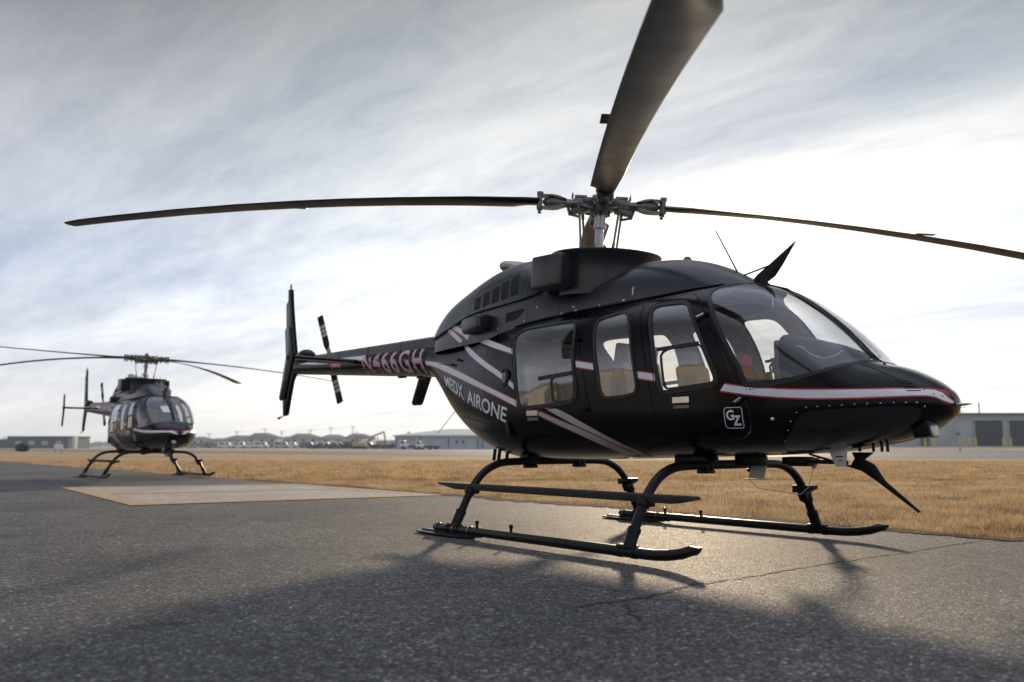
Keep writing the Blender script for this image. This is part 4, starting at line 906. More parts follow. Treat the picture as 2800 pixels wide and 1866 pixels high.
xs = np.concatenate([np.arange(-420, -50, 20.), np.arange(-50, -12, 1.), np.arange(-12, 12, .12), np.arange(12, 60, 2.)])
for x in xs:
    base = 2.30 if x > -10 else (2.30-.6*min(1, (-10-x)/25))
    edge.append((x, base+wob(x)))
drape('apron_asphalt', [np.array(edge+[(60, -60), (-420, -60)])], 'asphalt', 0.0)
PAD = [(-12.9, -2.12), (-6.70, -2.44), (-5.95, 2.24), (-11.4, 2.14)]
def lerpq(q, a, b):
    tl, tr, br, bl = [np.array(p) for p in q]; return tuple((tl*(1-a)+tr*a)*(1-b)+(bl*(1-a)+br*a)*b)
def dq(q, n=2): return q
drape('concrete_pad', [np.array(PAD)], 'pad', .004)
for a0, a1, b0, b1 in ((0, 1, 0, .075), (0, .055, .075, 1), (.945, 1, .075, 1), (.055, .945, .93, 1), (.47, .50, .075, .93)):
    drape('painted_line', [np.array([lerpq(PAD, a0, b0), lerpq(PAD, a1, b0), lerpq(PAD, a1, b1), lerpq(PAD, a0, b1)])], 'padline', .008)
# cracks
for pts, w in (([(2.30, -2.77), (2.36, -2.56), (2.39, -2.26), (2.37, -2.07), (2.28, -1.73), (2.32, -1.24), (2.31, -.56), (2.33, .29), (2.38, .74), (2.36, 1.4), (2.42, 2.1)], .026), ([(2.40, -2.38), (2.62, -2.60), (2.70, -2.62), (2.76, -2.68), (2.90, -2.78)], .016), ([(2.30, -2.77), (2.24, -3.1), (2.3, -3.6)], .008), ([(2.37, -2.07), (1.9, -2.2), (1.5, -2.6), (1.2, -2.7)], .008), ([(2.31, -.56), (1.9, -.5), (1.5, -.2)], .007), ([(2.36, 1.4), (3.2, 1.2), (4.5, 1.5)], .009), ([(-3.2, .9), (-2.4, .3), (-1.6, .2), (-.9, -.4)], .008), ([(-7, -1), (-4.5, -1.4), (-3, -1.2), (-1.5, -1.6)], .008)):
    p = dens(pts, .022, False); n = len(p); j = RNG.normal(0, .009, (n, 2)); j = (j+np.roll(j, 1, 0)+np.roll(j, 2, 0))*.7; p = p+j
    t = np.gradient(p, axis=0); t /= np.hypot(t[:, 0], t[:, 1])[:, None]; nn = np.stack([-t[:, 1], t[:, 0]], 1); ww = w*(.4+.9*RNG.random(n))[:, None]/2*np.minimum(1, np.minimum(np.arange(n), np.arange(n)[::-1])/12+.15)[:, None]
    V = np.vstack([np.column_stack([p+nn*ww, np.full(n, .0035)]), np.column_stack([p-nn*ww, np.full(n, .0035)])]); F = [(i, n+i, n+i+1, i+1) for i in range(n-1)]
    tag(mesh_obj('asphalt_crack', V, F, 'crack'), kind='structure')
# crumbled soil along the edge of the grass
M['soil'] = ground_mat('dark_edge_soil', [(.3, (.035, .025, .016)), (.7, (.09, .062, .036))], 5, 40, .95, bstr=.8, bd=.02, bs=60)
ex = np.arange(-14, 9, .05); ey = np.interp(ex, xs, np.array(edge)[:, 1]); jag = RNG.normal(0, .045, len(ex)); jag = (jag+np.roll(jag, 1)+np.roll(jag, 2)); lo_ = ey-.09+jag-.03*np.sin(ex*2.3); hi_ = ey+.30+.05*np.sin(ex*3.1)
V = [(x, y, .006) for x, y in zip(ex, lo_)]+[(x, y, .003) for x, y in zip(ex, hi_)]; n_ = len(ex)
tag(mesh_obj('soil_edge', V, [(i, i+1, n_+i+1, n_+i) for i in range(n_-1)], 'soil'), kind='structure')
# taxiway and far pavements
def strip(name, near, far, m, z):
    a = dens([G(*p) for p in near], 6, False); b = dens([G(*p) for p in far], 6, False); drape(name, [np.vstack([a, b[::-1]])], m, z, grid=(8, 8))
strip('taxiway', [(47, 75), (57, 30), (70, -6), (104, -41), (165, -120)], [(70, 95), (84, 40), (112, -6), (150, -48), (230, -150)], 'taxi', 0.0)
strip('taxiway_shoulder', [(71, 96), (85, 41), (113, -6), (151, -48), (231, -150)], [(73, 97), (88, 42), (118, -6), (158, -48), (240, -152)], 'conc', 0.0)
strip('hangar_pavement', [(92, 103), (96, 43), (126, 4), (160, -30), (190, -45)], [(175, 150), (170, 60), (205, 5), (215, -30), (222, -52)], 'conc', 0.0)
# grass blades along and behind the apron edge
def grass(n, smin, smax, h0, h1, w, name, label):
    s = smin+(smax-smin)*RNG.random(n)**1.3; hw = s*.66+1.2; r = (RNG.random(n)*2-1)*hw
    x, y = CX+FX*s+RX*r, CY+FY*s+RY*r
    ed = np.interp(x, xs, np.array(edge)[:, 1]); dd = y-ed; sd, rd = SRv(x, y)
    keep = (dd > -.03) & (sd < 46)
    x, y, dd = x[keep], y[keep], dd[keep]; n = len(x)
    clump = .5+.3*np.sin(x*1.3+1.7*np.sin(y*.9))*np.sin(y*1.7+1.1*np.sin(x*.7))+.35*np.sin(x*5.1+2*np.sin(y*3.3))*np.sin(y*6.3+1.5*np.sin(x*2.9)); h = (h0+(h1-h0)*RNG.random(n))*(.6+.6*clump)*np.clip(.5+dd*3, .5, 1)
    h = h*np.where(dd < .25, 1.25, 1)
    a = RNG.random(n)*2*PI; lean = RNG.normal(0, .6, n)*h; b = RNG.random(n)*2*PI
    ww = w*(.6+.8*RNG.random(n))
    V = np.empty((n, 3, 3)); V[:, 0] = np.column_stack([x+np.cos(a)*ww, y+np.sin(a)*ww, np.full(n, -.01)]); V[:, 1] = np.column_stack([x-np.cos(a)*ww, y-np.sin(a)*ww, np.full(n, -.01)])
    V[:, 2] = np.column_stack([x+np.cos(b)*lean, y+np.sin(b)*lean, h])
    me = bpy.data.meshes.new(name); me.vertices.add(n*3); me.vertices.foreach_set('co', V.ravel()); me.loops.add(n*3); me.loops.foreach_set('vertex_index', np.arange(n*3, dtype=np.int32)); me.polygons.add(n); me.polygons.foreach_set('loop_start', np.arange(0, n*3, 3, dtype=np.int32)); me.polygons.foreach_set('loop_total', np.full(n, 3, dtype=np.int32)); me.update(calc_edges=True)
    me.materials.append(M['straw']); o = bpy.data.objects.new(name, me); COL.objects.link(o); tag(o, label, 'grass', kind='stuff')
def straw():
    m, nt, b = nodes('straw_blades'); g = nt.nodes.new('ShaderNodeNewGeometry')
    n1 = tex(nt, 1.1, 6, .65); mx = nt.nodes.new('ShaderNodeMath'); mx.operation = 'MULTIPLY_ADD'; lk(nt, g.outputs['Random Per Island'], mx.inputs[0]); mx.inputs[1].default_value = .45
    ad = nt.nodes.new('ShaderNodeMath'); ad.operation = 'MULTIPLY_ADD'; lk(nt, n1.outputs[0], ad.inputs[0]); ad.inputs[1].default_value = 2.0; ad.inputs[2].default_value = -.70; lk(nt, ad.outputs[0], mx.inputs[2])
    r = ramp(nt, mx.outputs[0], [(.10, (.08, .07, .032)), (.26, (.20, .135, .06)), (.52, (.44, .30, .145)), (.82, (.68, .50, .28))]); lk(nt, r.outputs[0], b.inputs['Base Color']); b.inputs['Roughness'].default_value = .6
    o = nt.nodes['Material Output']; t = nt.nodes.new('ShaderNodeBsdfTranslucent'); lk(nt, r.outputs[0], t.inputs[0]); x = nt.nodes.new('ShaderNodeMixShader'); x.inputs[0].default_value = .45; lk(nt, b.outputs[0], x.inputs[1]); lk(nt, t.outputs[0], x.inputs[2]); lk(nt, x.outputs[0], o.inputs[0])
    return m
M['straw'] = straw()
grass(230000, 5.5, 22, .03, .075, .0030, 'grass', 'golden dormant grass growing from the asphalt edge across the field')
grass(150000, 20, 46, .04, .09, .0070, 'far_grass', 'golden dormant grass further out across the field')
# ---------------------------------------------------------------- buildings
def wallmat(name, c, scale=60, axis=0, rough=.5):
    m, nt, b = nodes(name); tc = nt.nodes.new('ShaderNodeTexCoord'); w = nt.nodes.new('ShaderNodeTexWave'); w.inputs['Scale'].default_value = scale; w.bands_direction = 'X'
    lk(nt, tc.outputs['Object'], w.inputs['Vector']); n = tex(nt, .6, 6); r = ramp(nt, n.outputs[0], [(.3, tuple(np.array(c)*.85)), (.7, tuple(np.minimum(1, np.array(c)*1.12)))])
    a = nt.nodes.new('ShaderNodeMix'); a.data_type = 'RGBA'; a.blend_type = 'MULTIPLY'; a.inputs[0].default_value = 1; r2 = ramp(nt, w.outputs[0], [(.0, (.78, .78, .78)), (.5, (1, 1, 1))]); lk(nt, r.outputs[0], a.inputs[6]); lk(nt, r2.outputs[0], a.inputs[7]); lk(nt, a.outputs[2], b.inputs['Base Color'])
    b.inputs['Roughness'].default_value = rough; bump(nt, b, w.outputs[0], .6, .04); return m
M['wallg'] = wallmat('ribbed_grey_green_wall', (.40, .43, .41), 1.6)
M['wallw'] = wallmat('ribbed_pale_wall', (.40, .44, .50), 1.2)
M['roof'] = mat('metal_roof', (.33, .34, .35), .35, .3); M['trimg'] = mat('roof_trim', (.10, .12, .11), .5)
M['doorg'] = wallmat('roller_door_slats', (.035, .042, .05), .8); M['wallt'] = wallmat('ribbed_tan_wall', (.52, .45, .36), 1.1)
M['win'] = mat('dark_window', (.02, .025, .03), .1); M['slate'] = mat('slate_wall', (.045, .065, .075), .6); M['houser'] = mat('shingle_roof', (.10, .11, .115), .8, bmp=.3)
M['housew'] = mat('siding', (.30, .33, .36), .6); M['housep'] = mat('pale_siding', (.42, .43, .44), .6); M['wood'] = mat('pole_wood', (.10, .085, .07), .8); M['bark'] = mat('bare_bark', (.11, .10, .085), .85)
M['hedge'] = mat('hedge_leaf', (.035, .055, .045), .8); M['blue'] = mat('blue_paint', (.06, .12, .25), .4); M['rust'] = mat('flatbed_brown', (.10, .045, .035), .6); M['rub'] = mat('tyre', (.012, .012, .012), .8)
def local(s, r, turn=0, x0=None):
    x, y = G(s, r); return (x, y, float(hgt(x, y))), YAW-PI/2+turn       # local x to the right of the view, local y away
def part(mb, name, m, par, sharp=30): return mb.build(name, m, par, sharp)
def wallbox(mb, x0, x1, y0, y1, z0, z1): mb.box(((x0+x1)/2, (y0+y1)/2, (z0+z1)/2), (x1-x0, y1-y0, z1-z0))
# right-hand hangar (doors and bollards)
loc, rz = local(118, 50); H1 = empty('hangar', loc, rz); tag(H1, 'grey green ribbed metal hangar with dark roller doors behind the helicopter nose', 'hangar')
mb = MB(); wallbox(mb, 0, 60, 0, 22, -1, 4.55); part(mb, 'wall', 'wallg', H1)
mb = MB(); mb.prism([(-.4, 4.55), (11, 5.15), (22.4, 4.55)], -.4, 60.4, 'x'); part(mb, 'roof', 'roof', H1)
mb = MB(); wallbox(mb, -.45, 60.45, -.46, -.30, 4.42, 4.66); part(mb, 'eave_trim', 'trimg', H1)
for x0 in (15.55, 20.45, 26, 31):
    mb = MB(); wallbox(mb, x0, x0+3.95, -.10, 0, -.1, 3.62); d = part(mb, 'roller_door', 'doorg', H1)
    mb = MB(); wallbox(mb, x0-.12, x0, -.14, 0, -.1, 3.72); wallbox(mb, x0+3.95, x0+4.07, -.14, 0, -.1, 3.72); wallbox(mb, x0-.12, x0+4.07, -.16, 0, 3.62, 3.76); part(mb, 'door_frame', 'wallw', d)
mb = MB(); wallbox(mb, 8.2, 9.1, -.08, 0, -.1, 2.1); part(mb, 'side_door', 'trimg', H1)
mb = MB(); wallbox(mb, 12.8, 13.5, -.06, 0, 1.62, 1.85); part(mb, 'wall_sign', 'trimg', H1)
for x in (7.9, 8.2): mb = MB(); mb.cyl((x, -.2, -.3), (x, -.2, 1.9 if x < 8 else 1.7), .09, 8); part(mb, 'wall_pipe', 'trimg', H1)
for x in (11.4, 12.7, 17.8): mb = MB(); mb.cyl((x, 2.5, 4.6), (x, 2.5, 6.3), .10, 8); part(mb, 'roof_vent_pipe', 'trimg', H1)
def bollard(r, lab):
    loc, rz = local(115.5, r); o = empty('bollard', loc, rz); tag(o, lab, 'bollard', 'yellow bollards by the hangar doors')
    mb = MB(); mb.lathe([(.13, -.3), (.13, 1.02), (.11, 1.10), (.06, 1.14), (0, 1.15)], seg=12); part(mb, 'post', 'yellow', o); mb = MB(); mb.lathe([(.2, -.2), (.2, .02), (.13, .04)], seg=12); part(mb, 'footing', 'conc', o)
for px, lab in ((2521, 'yellow bollard leftmost of the row, seen under the helicopter nose'), (2544, 'yellow bollard beside the dark pipe under the landing light'), (2615, 'yellow bollard in front of the bare ribbed wall, second from the first roller door'), (2640, 'yellow bollard below the small wall sign'), (2659, 'yellow bollard at the left side of the first roller door'), (2734, 'yellow bollard at the right side of the first roller door'), (2754, 'yellow bollard at the left side of the second roller door')):
    bollard((px-1400)/2264.1*115.5, lab)
loc, rz = local(80, (2615-1400)/2264.1*80); o = empty('marker_post', loc, rz); tag(o, 'small dark marker post standing in the pale strip before the hangar', 'marker'); mb = MB(); mb.cyl((0, 0, -.2), (0, 0, .34), .05, 8); part(mb, 'post', 'blue', o); mb = MB(); mb.sphere((0, 0, .36), .07); part(mb, 'cap', 'blue', o)
# left hangar
loc, rz = local(210, -29.4, R_(-4)); H2 = empty('hangar', loc, rz); tag(H2, 'long pale blue grey hangar with low hipped roof behind the helicopter belly', 'hangar')
mb = MB(); wallbox(mb, 0, 46, 0, 26, -.5, 3.2); part(mb, 'wall', 'wallw', H2)
mb = MB(); b = mb.bm; vs = [b.verts.new(p) for p in ((-.5, -.5, 3.5), (46.5, -.5, 3.5), (46.5, 26.5, 3.5), (-.5, 26.5, 3.5), (11, 13, 5.3), (35, 13, 5.3))]
for q in ((0, 1, 5, 4), (1, 2, 5), (2, 3, 4, 5), (3, 0, 4), (3, 2, 1, 0)): b.faces.new([vs[i] for i in q])
part(mb, 'roof', 'roof', H2); mb = MB(); wallbox(mb, -.52, 46.52, -.54, -.3, 3.12, 3.52); part(mb, 'fascia', 'wallg', H2)
for x in (0, 6.2, 13.4, 20.8, 22.0, 29): mb = MB(); wallbox(mb, x, x+.28, -.22, 0, -.3, 3.12); part(mb, 'door_post', 'trimg', H2)
for x in (15.4, 17.0): mb = MB(); wallbox(mb, x, x+.5, -.1, 0, 1.45, 2.2); part(mb, 'window', 'win', H2)
for x in (2.2, 4.4, 9, 10.4, 15.4, 17.0, 18.6): mb = MB(); wallbox(mb, x, x+.35, -.09, 0, 2.25, 3.05); part(mb, 'vertical_vent', 'roof', H2)
# long low dark building on the left
loc, rz = local(300, -181.6, R_(-3)); B3 = empty('long_building', loc, rz); tag(B3, 'long low dark slate building on the far left horizon', 'building')
mb = MB(); wallbox(mb, 0, 22.5, 0, 14, -.5, 4.1); part(mb, 'wall', 'slate', B3); mb = MB(); wallbox(mb, -.3, 22.8, -.3, 14.3, 4.1, 4.35); part(mb, 'roof', 'houser', B3)
mb = MB(); wallbox(mb, -14, 0, 1, 12, -.5, 3.2); part(mb, 'annex', 'slate', B3)
for x in (3, 8, 13, 18): mb = MB(); wallbox(mb, x, x+2.2, -.1, 0, 1.2, 2.6); part(mb, 'window', 'housew', B3)
mb = MB(); wallbox(mb, 22.9, 24.1, 2, 3.5, -.5, 4.4); part(mb, 'white_corner_tower', 'whitep', B3)
# houses
def house(s, px0, px1, pxk, zt, ze, wm, lab):
    r0, r1, rk = [(p-1400)/2264.1*s for p in (px0, px1, pxk)]; loc, rz = local(s, r0, 0); o = empty('house', loc, rz); tag(o, lab, 'house', 'houses on the horizon')
    w = r1-r0; mb = MB(); wallbox(mb, 0, w, 0, 11, -.5, ze); part(mb, 'wall', wm, o)
    mb = MB(); b = mb.bm; k = rk-r0; kk = max(1, w*.22); zt -= .8; vs = [b.verts.new(p) for p in ((-.6, -.6, ze), (w+.6, -.6, ze), (w+.6, 11.6, ze), (-.6, 11.6, ze), (k-kk, 5.5, zt), (k+kk, 5.5, zt))]
    for q in ((0, 1, 5, 4), (1, 2, 5), (2, 3, 4, 5), (3, 0, 4), (3, 2, 1, 0)): b.faces.new([vs[i] for i in q])
    rf = part(mb, 'roof', 'houser', o)
    n = max(2, int(w/4.5))
    for i in range(n):
        x = w*(i+.5)/n-.6; mb = MB(); wallbox(mb, x, x+1.3, -.12, 0, ze-2.2, ze-.9); part(mb, 'window', 'win', o)
    mb = MB(); wallbox(mb, w*.2, w*.2+3.2, -.12, 0, -.2, 2.2); part(mb, 'garage_door', 'whitep', o)
HS = [(430, 455, 500, 475, 6.4, 4.2, 'housew', 'small grey house just right of the distant helicopter skid'), (420, 528, 566, 545, 6.4, 4.4, 'housep', 'grey hip-roofed house nearest the right side of the distant helicopter'), (420, 572, 622, 600, 5.6, 3.8, 'housew', 'low grey house between the first two utility poles'),
      (430, 617, 690, 655, 7.2, 4.6, 'housep', 'wide house with stepped grey roof left of the tail fin'), (415, 678, 762, 712, 8.2, 5.0, 'housew', 'tallest peaked house on the horizon below the tail skid'), (430, 768, 800, 783, 6.6, 4.6, 'housep', 'narrow house between two utility poles right of the tail fin'),
      (420, 796, 872, 825, 8.0, 5.2, 'housew', 'broad hip-roofed house below the tail rotor'), (425, 875, 946, 910, 7.5, 4.8, 'housep', 'grey hip-roofed house left of the bare trees'), (415, 948, 1020, 975, 7.8, 5.0, 'housew', 'grey house behind the bare trees and digger'), (440, 1030, 1090, 1060, 4.8, 3.4, 'housep', 'low shed-like house just left of the pale hangar')]
for h in HS: house(*h)
# hedge line
def hedge(s0, px0, s1, px1, h, name, lab):
    a = G(s0, (px0-1400)/2264.1*s0); b = G(s1, (px1-1400)/2264.1*s1); n = 2600; t = RNG.random(n); mb = MB()
    X = a[0]+(b[0]-a[0])*t; Y = a[1]+(b[1]-a[1])*t; V = []; F = []
    for i in range(n):
        c = np.array([X[i]+RNG.normal(0, .5), Y[i]+RNG.normal(0, .5), h*RNG.random()**.8]); sz = .22+.3*RNG.random(); A = RNG.normal(0, 1, (3, 3)); A /= np.linalg.norm(A, axis=1)[:, None]; k = len(V); V += [c+A[0]*sz, c+A[1]*sz, c+A[2]*sz]; F.append((k, k+1, k+2))
    tag(mesh_obj(name, V, F, 'hedge', None, False), lab, 'hedge')
hedge(262, 850, 235, 1100, 1.15, 'hedge', 'dark green hedge line in front of the digger and houses'); hedge(330, 440, 300, 850, 1.9, 'hedge', 'ragged dark scrub line below the houses left of the tail fin')
def shrub(s, px, w, h, lab):
    loc, rz = local(s, (px-1400)/2264.1*s); n = 700; d = RNG.normal(0, 1, (n, 3)); d /= np.linalg.norm(d, axis=1)[:, None]; rr = RNG.random(n)[:, None]**.4; c = d*rr*[w/2, w/2, h/2]+[0, 0, h/2]; V = []; F = []
    for i in range(n): A = RNG.normal(0, .16, (3, 3)); k = len(V); V += [c[i]+A[0], c[i]+A[1], c[i]+A[2]]; F.append((k, k+1, k+2))
    o = empty('shrub', loc, rz); tag(o, lab, 'shrub'); mesh_obj('foliage', V, F, 'hedge', o, False); mb = MB(); mb.cyl((0, 0, -.2), (0, 0, h*.6), .06, 6); part(mb, 'stem', 'bark', o)
shrub(120, 72, 1.6, .95, 'dark low shrub alone in the grass at the far left'); shrub(240, 950, 4, 2.2, 'dark round shrub below the bare trees')
# bare winter trees
def bare_tree(s, px, h, lab, seed):
    rnd = random.Random(seed); loc, rz = local(s, (px-1400)/2264.1*s); o = empty('bare_tree', loc, rz); tag(o, lab, 'tree', 'bare trees on the horizon'); tw = MB(); tk = MB()
    def br(p, d, l, r, dep):
        q = p+d*l; (tk if dep < 2 else tw).tube([p, (p+q)/2+Vector((rnd.uniform(-1, 1), rnd.uniform(-1, 1), 0))*l*.05, q], [r, r*.8, r*.6], 5, cap=False)
        if dep >= 5: return
        for _ in range(3 if dep < 4 else 4):
            nd = (d+Vector((rnd.uniform(-1, 1), rnd.uniform(-1, 1), rnd.uniform(-.2, .7)))*.75).normalized(); br(p+d*l*rnd.uniform(.6, 1), nd, l*rnd.uniform(.55, .8), r*.55, dep+1)
    br(Vector((0, 0, -.3)), Vector((0, 0, 1)), h*.30, h*.022, 0); part(tk, 'trunk', 'bark', o); part(tw, 'crown', 'bark', o)
for i, (s, px, h, lab) in enumerate(((330, 978, 9.0, 'tall bare tree furthest left of the bare clump near the digger'), (320, 998, 8.0, 'bare tree second in the clump near the digger'), (325, 1018, 8.0, 'bare tree in the clump just left of the digger arm'), (340, 1034, 7.0, 'bare tree standing behind the digger arm'), (300, 1117, 8.5, 'spreading bare tree behind the left end of the pale hangar'), (300, 1096, 5.6, 'small bare tree at the corner of the pale hangar'))): bare_tree(s, px, h, lab, i+3)
# utility poles with wires
def pole(s, px, h, lab, nxt=None):
    loc, rz = local(s, (px-1400)/2264.1*s); o = empty('utility_pole', loc, rz); tag(o, lab, 'utility pole', 'utility poles on the horizon')
    mb = MB(); mb.cyl((0, 0, -.3), (0, 0, h), .20, 8, r2=.14); part(mb, 'pole', 'wood', o); mb = MB(); mb.box((0, 0, h-.6), (3.0, .16, .18)); mb.box((0, 0, h-1.5), (2.0, .14, .14)); c = part(mb, 'cross_arm', 'wood', o)
    for x in (-1.3, -.5, .5, 1.3): mb = MB(); mb.cyl((x, 0, h-.5), (x, 0, h-.28), .07, 6); part(mb, 'insulator', 'pgrey', c)
    return o
PP = [(500, 577, 8.6, 'first utility pole right of the distant helicopter'), (480, 652, 9.6, 'utility pole above the stepped grey roof'), (460, 728, 10.6, 'utility pole in front of the tallest peaked house'), (480, 774, 9.6, 'utility pole between the two houses right of the tail fin'), (460, 852, 10.2, 'utility pole over the right part of the broad hip-roofed house'), (455, 907, 11.2, 'utility pole over the house left of the bare trees'), (450, 967, 11.6, 'utility pole at the left edge of the bare trees')]
for p in PP: pole(*p)
V = []; mb = MB()
for a, b in zip(PP[:-1], PP[1:]):
    pa = G(a[0], (a[1]-1400)/2264.1*a[0]); pb = G(b[0], (b[1]-1400)/2264.1*b[0])
    mb.tube([(pa[0]+(pb[0]-pa[0])*t, pa[1]+(pb[1]-pa[1])*t, (a[2]+(b[2]-a[2])*t)-.3-1.6*t*(1-t)*2) for t in np.linspace(0, 1, 9)], .035, 4, cap=False)
o = mb.build('overhead_wire', 'wood'); tag(o, 'thin overhead wire strung between the utility poles', 'wire')
pole(190, 2621, 9.4, 'utility pole rising behind the hangar roof near the helicopter nose')
# digger
loc, rz = local(228, -39.5); o = empty('digger', loc, rz); tag(o, 'yellow excavator with raised bent arm beyond the hedge', 'excavator')
mb = MB(); wallbox(mb, -3.5, .2, -1.2, 1.2, 0, .75); part(mb, 'track', 'rub', o); mb = MB(); wallbox(mb, -3.8, -.4, -1.1, 1.1, .8, 1.7); part(mb, 'body', 'digger', o); mb = MB(); wallbox(mb, -1.4, -.2, -1, .2, 1.7, 2.8); part(mb, 'cab', 'whitep', o)
mb = MB(); mb.tube([(-.3, 0, 1.5), (1.0, 0, 3.2), (3.2, 0, 4.2), (4.6, 0, 4.7)], [.28, .3, .28, .22], 6); part(mb, 'boom', 'digger', o); mb = MB(); mb.tube([(4.4, 0, 4.9), (4.75, 0, 3.0), (4.75, 0, .9)], [.2, .24, .18], 6); part(mb, 'stick', 'wood', o); mb = MB(); mb.box((4.5, 0, .6), (.9, .9, .8), None, .1); part(mb, 'bucket', 'rub', o)
# flatbed trucks
def truck(s, px, lab, sc=1.0):
    loc, rz = local(s, (px-1400)/2264.1*s); o = empty('flatbed_truck', loc, rz); o.scale = (sc,)*3; tag(o, lab, 'truck', 'trucks parked before the pale hangar')
    mb = MB(); mb.prism([(0, .55), (1.9, .55), (2.1, 1.2), (1.4, 1.35), (1.15, 2.1), (.1, 2.15), (0, 1.4)], -1, 1, 'y', bev=.05); cb = part(mb, 'cab', 'whitep', o); mb = MB(); mb.prism([(.2, 1.4), (1.05, 1.4), (1.0, 1.98), (.25, 1.98)], -1.02, 1.02, 'y'); mb.prism([(1.26, 1.36), (1.42, 1.36), (1.2, 2.0), (1.08, 2.0)], -.85, .85, 'y'); part(mb, 'window', 'win', cb)
    mb = MB(); wallbox(mb, 2.1, 6.3, -1.15, 1.15, .75, 1.0); part(mb, 'flatbed', 'rust', o); mb = MB(); wallbox(mb, .3, 6.1, -.4, .4, .45, .72); part(mb, 'chassis', 'rub', o)
    for x in (.75, 3.6, 5.2):
        for y in (-.95, .95): mb = MB(); mb.cyl((x, y-.14, .42), (x, y+.14, .42), .42, 14); part(mb, 'wheel', 'rub', o)
truck(196, 1097, 'white cab flatbed truck furthest left in front of the pale hangar'); truck(192, 1140, 'white cab flatbed truck second from the left by the pale hangar', .9)
# vans parked in front of the houses
def van(s, px, m, lab):
    loc, rz = local(s, (px-1400)/2264.1*s); o = empty('parked_van', loc, rz); tag(o, lab, 'van', 'vans parked before the houses')
    mb = MB(); mb.prism([(0, .4), (5.2, .4), (5.3, 1.2), (4.6, 1.4), (4.0, 2.2), (0, 2.3)], -1, 1, 'y', bev=.08); bd = part(mb, 'body', m, o); mb = MB(); mb.prism([(3.1, 1.35), (4.4, 1.35), (3.9, 2.0), (3.1, 2.0)], -1.02, 1.02, 'y'); mb.prism([(.6, 1.4), (2.6, 1.4), (2.6, 2.0), (.6, 2.0)], -1.02, 1.02, 'y'); part(mb, 'window', 'win', bd)
    for x in (1, 4.2):
        for y in (-.9, .9): mb = MB(); mb.cyl((x, y-.12, .36), (x, y+.12, .36), .36, 12); part(mb, 'wheel', 'rub', o)
for s, px, m, lab in ((310, 603, 'whitep', 'white van parked leftmost before the houses'), (300, 640, 'whitep', 'white van parked below the stepped grey roof'), (305, 670, 'whitep', 'white van parked below the left eave of the tallest house'), (300, 700, 'whitep', 'white van parked below the tallest peaked house'), (290, 755, 'housep', 'pale grey van between the two tallest houses'), (300, 825, 'blue', 'blue van parked below the broad hip-roofed house'), (290, 905, 'whitep', 'white van parked just left of the bare trees'), (285, 985, 'whitep', 'white van parked beside the yellow digger'), (300, 780, 'whitep', 'white van parked below the narrow house'), (295, 870, 'whitep', 'white van between the broad house and the next one')): van(s, px, m, lab)
# white airfield sign in the grass on the left
loc, rz = local(90, -48.9); o = empty('airfield_sign', loc, rz); tag(o, 'small white airfield sign on short legs in the grass at far left', 'sign')
mb = MB(); mb.box((0, 0, .72), (.95, .12, .5), None, .02); part(mb, 'sign_panel', 'whitep', o)
for x in (-.35, .35): mb = MB(); mb.cyl((x, 0, -.1), (x, 0, .48), .035, 8); part(mb, 'leg', 'pgrey', o)
# tan hangars on the near side of the apron (they show as reflections in the windows)
for i, (x0, x1, yy, h, lab) in enumerate(((-240, -102, -34, 10.5, 'tan metal hangar on the near side of the apron, furthest left'), (-96, -46, -40, 6.6, 'tan metal hangar on the near side of the apron, left one'), (-42, 22, -42, 10.8, 'tan metal hangar on the near side of the apron, right one'))):
    o = empty('tan_hangar', (x0, yy, 0)); tag(o, lab, 'hangar'); w = x1-x0
    mb = MB(); wallbox(mb, 0, w, -24, 0, -.2, h); part(mb, 'wall', 'wallt', o); mb = MB(); mb.prism([(-24.4, h), (-12, h+2.6), (.4, h)], -.4, w+.4, 'x'); part(mb, 'roof', 'roof', o)
    for k in range(3): x = w*(k+.18)/3; mb = MB(); wallbox(mb, x, x+w*.2, 0, .1, -.1, h*.72); part(mb, 'hangar_door', 'doorg' if k == 1 else 'wallw', o)
# distant tree line
def treeline():
    n = 9000; px = RNG.random(n)*3600-400; s = 950+RNG.random(n)*120; r = (px-1400)/2264.1*s; top = 5.5+2.5*np.sin(px*.011)+2.0*np.sin(px*.037+1)+1.2*np.sin(px*.093); z = (RNG.random(n)**.7)*np.maximum(2.5, top); V = np.empty((n, 3, 3)); c = np.column_stack([CX+FX*s+RX*r, CY+FY*s+RY*r, z])
    for k in range(3): V[:, k] = c+RNG.normal(0, 1, (n, 3))*[2.6, 2.6, 1.3]
    V[:, :, 2] = np.maximum(V[:, :, 2], -.5)
    o = mesh_obj('far_treeline', V.reshape(-1, 3), np.arange(n*3).reshape(-1, 3), 'hedge', None, False); tag(o, 'low blue grey tree line far along the horizon', 'trees', kind='stuff')
treeline()
# ---------------------------------------------------------------- helicopters
H = build_helicopter()
H2 = copy_tree(H); H2.location = (-18.04, .79, 0); H2.rotation_euler[2] = -.0093
tag(H2, 'smaller distant black helicopter parked on the left beyond the painted concrete pad', 'helicopter', 'black helicopters on the apron')
hubc = [c for c in H2.children if c.name.startswith('main_rotor_hub')][0]
off = R_(43); dr = {0: .30, 1: .62, 2: .60, 3: -.05}
for c in list(hubc.children):
    a = c.rotation_euler[2]; k = int(round((a+.7225)/(PI/2))) % 4; c.rotation_euler[2] = off+k*PI/2
    if c.name.startswith('main_rotor_blade'):
        t = make_blade(dr[k]).build('tmp', 'blade'); me = t.data; bpy.data.objects.remove(t); c.data = me
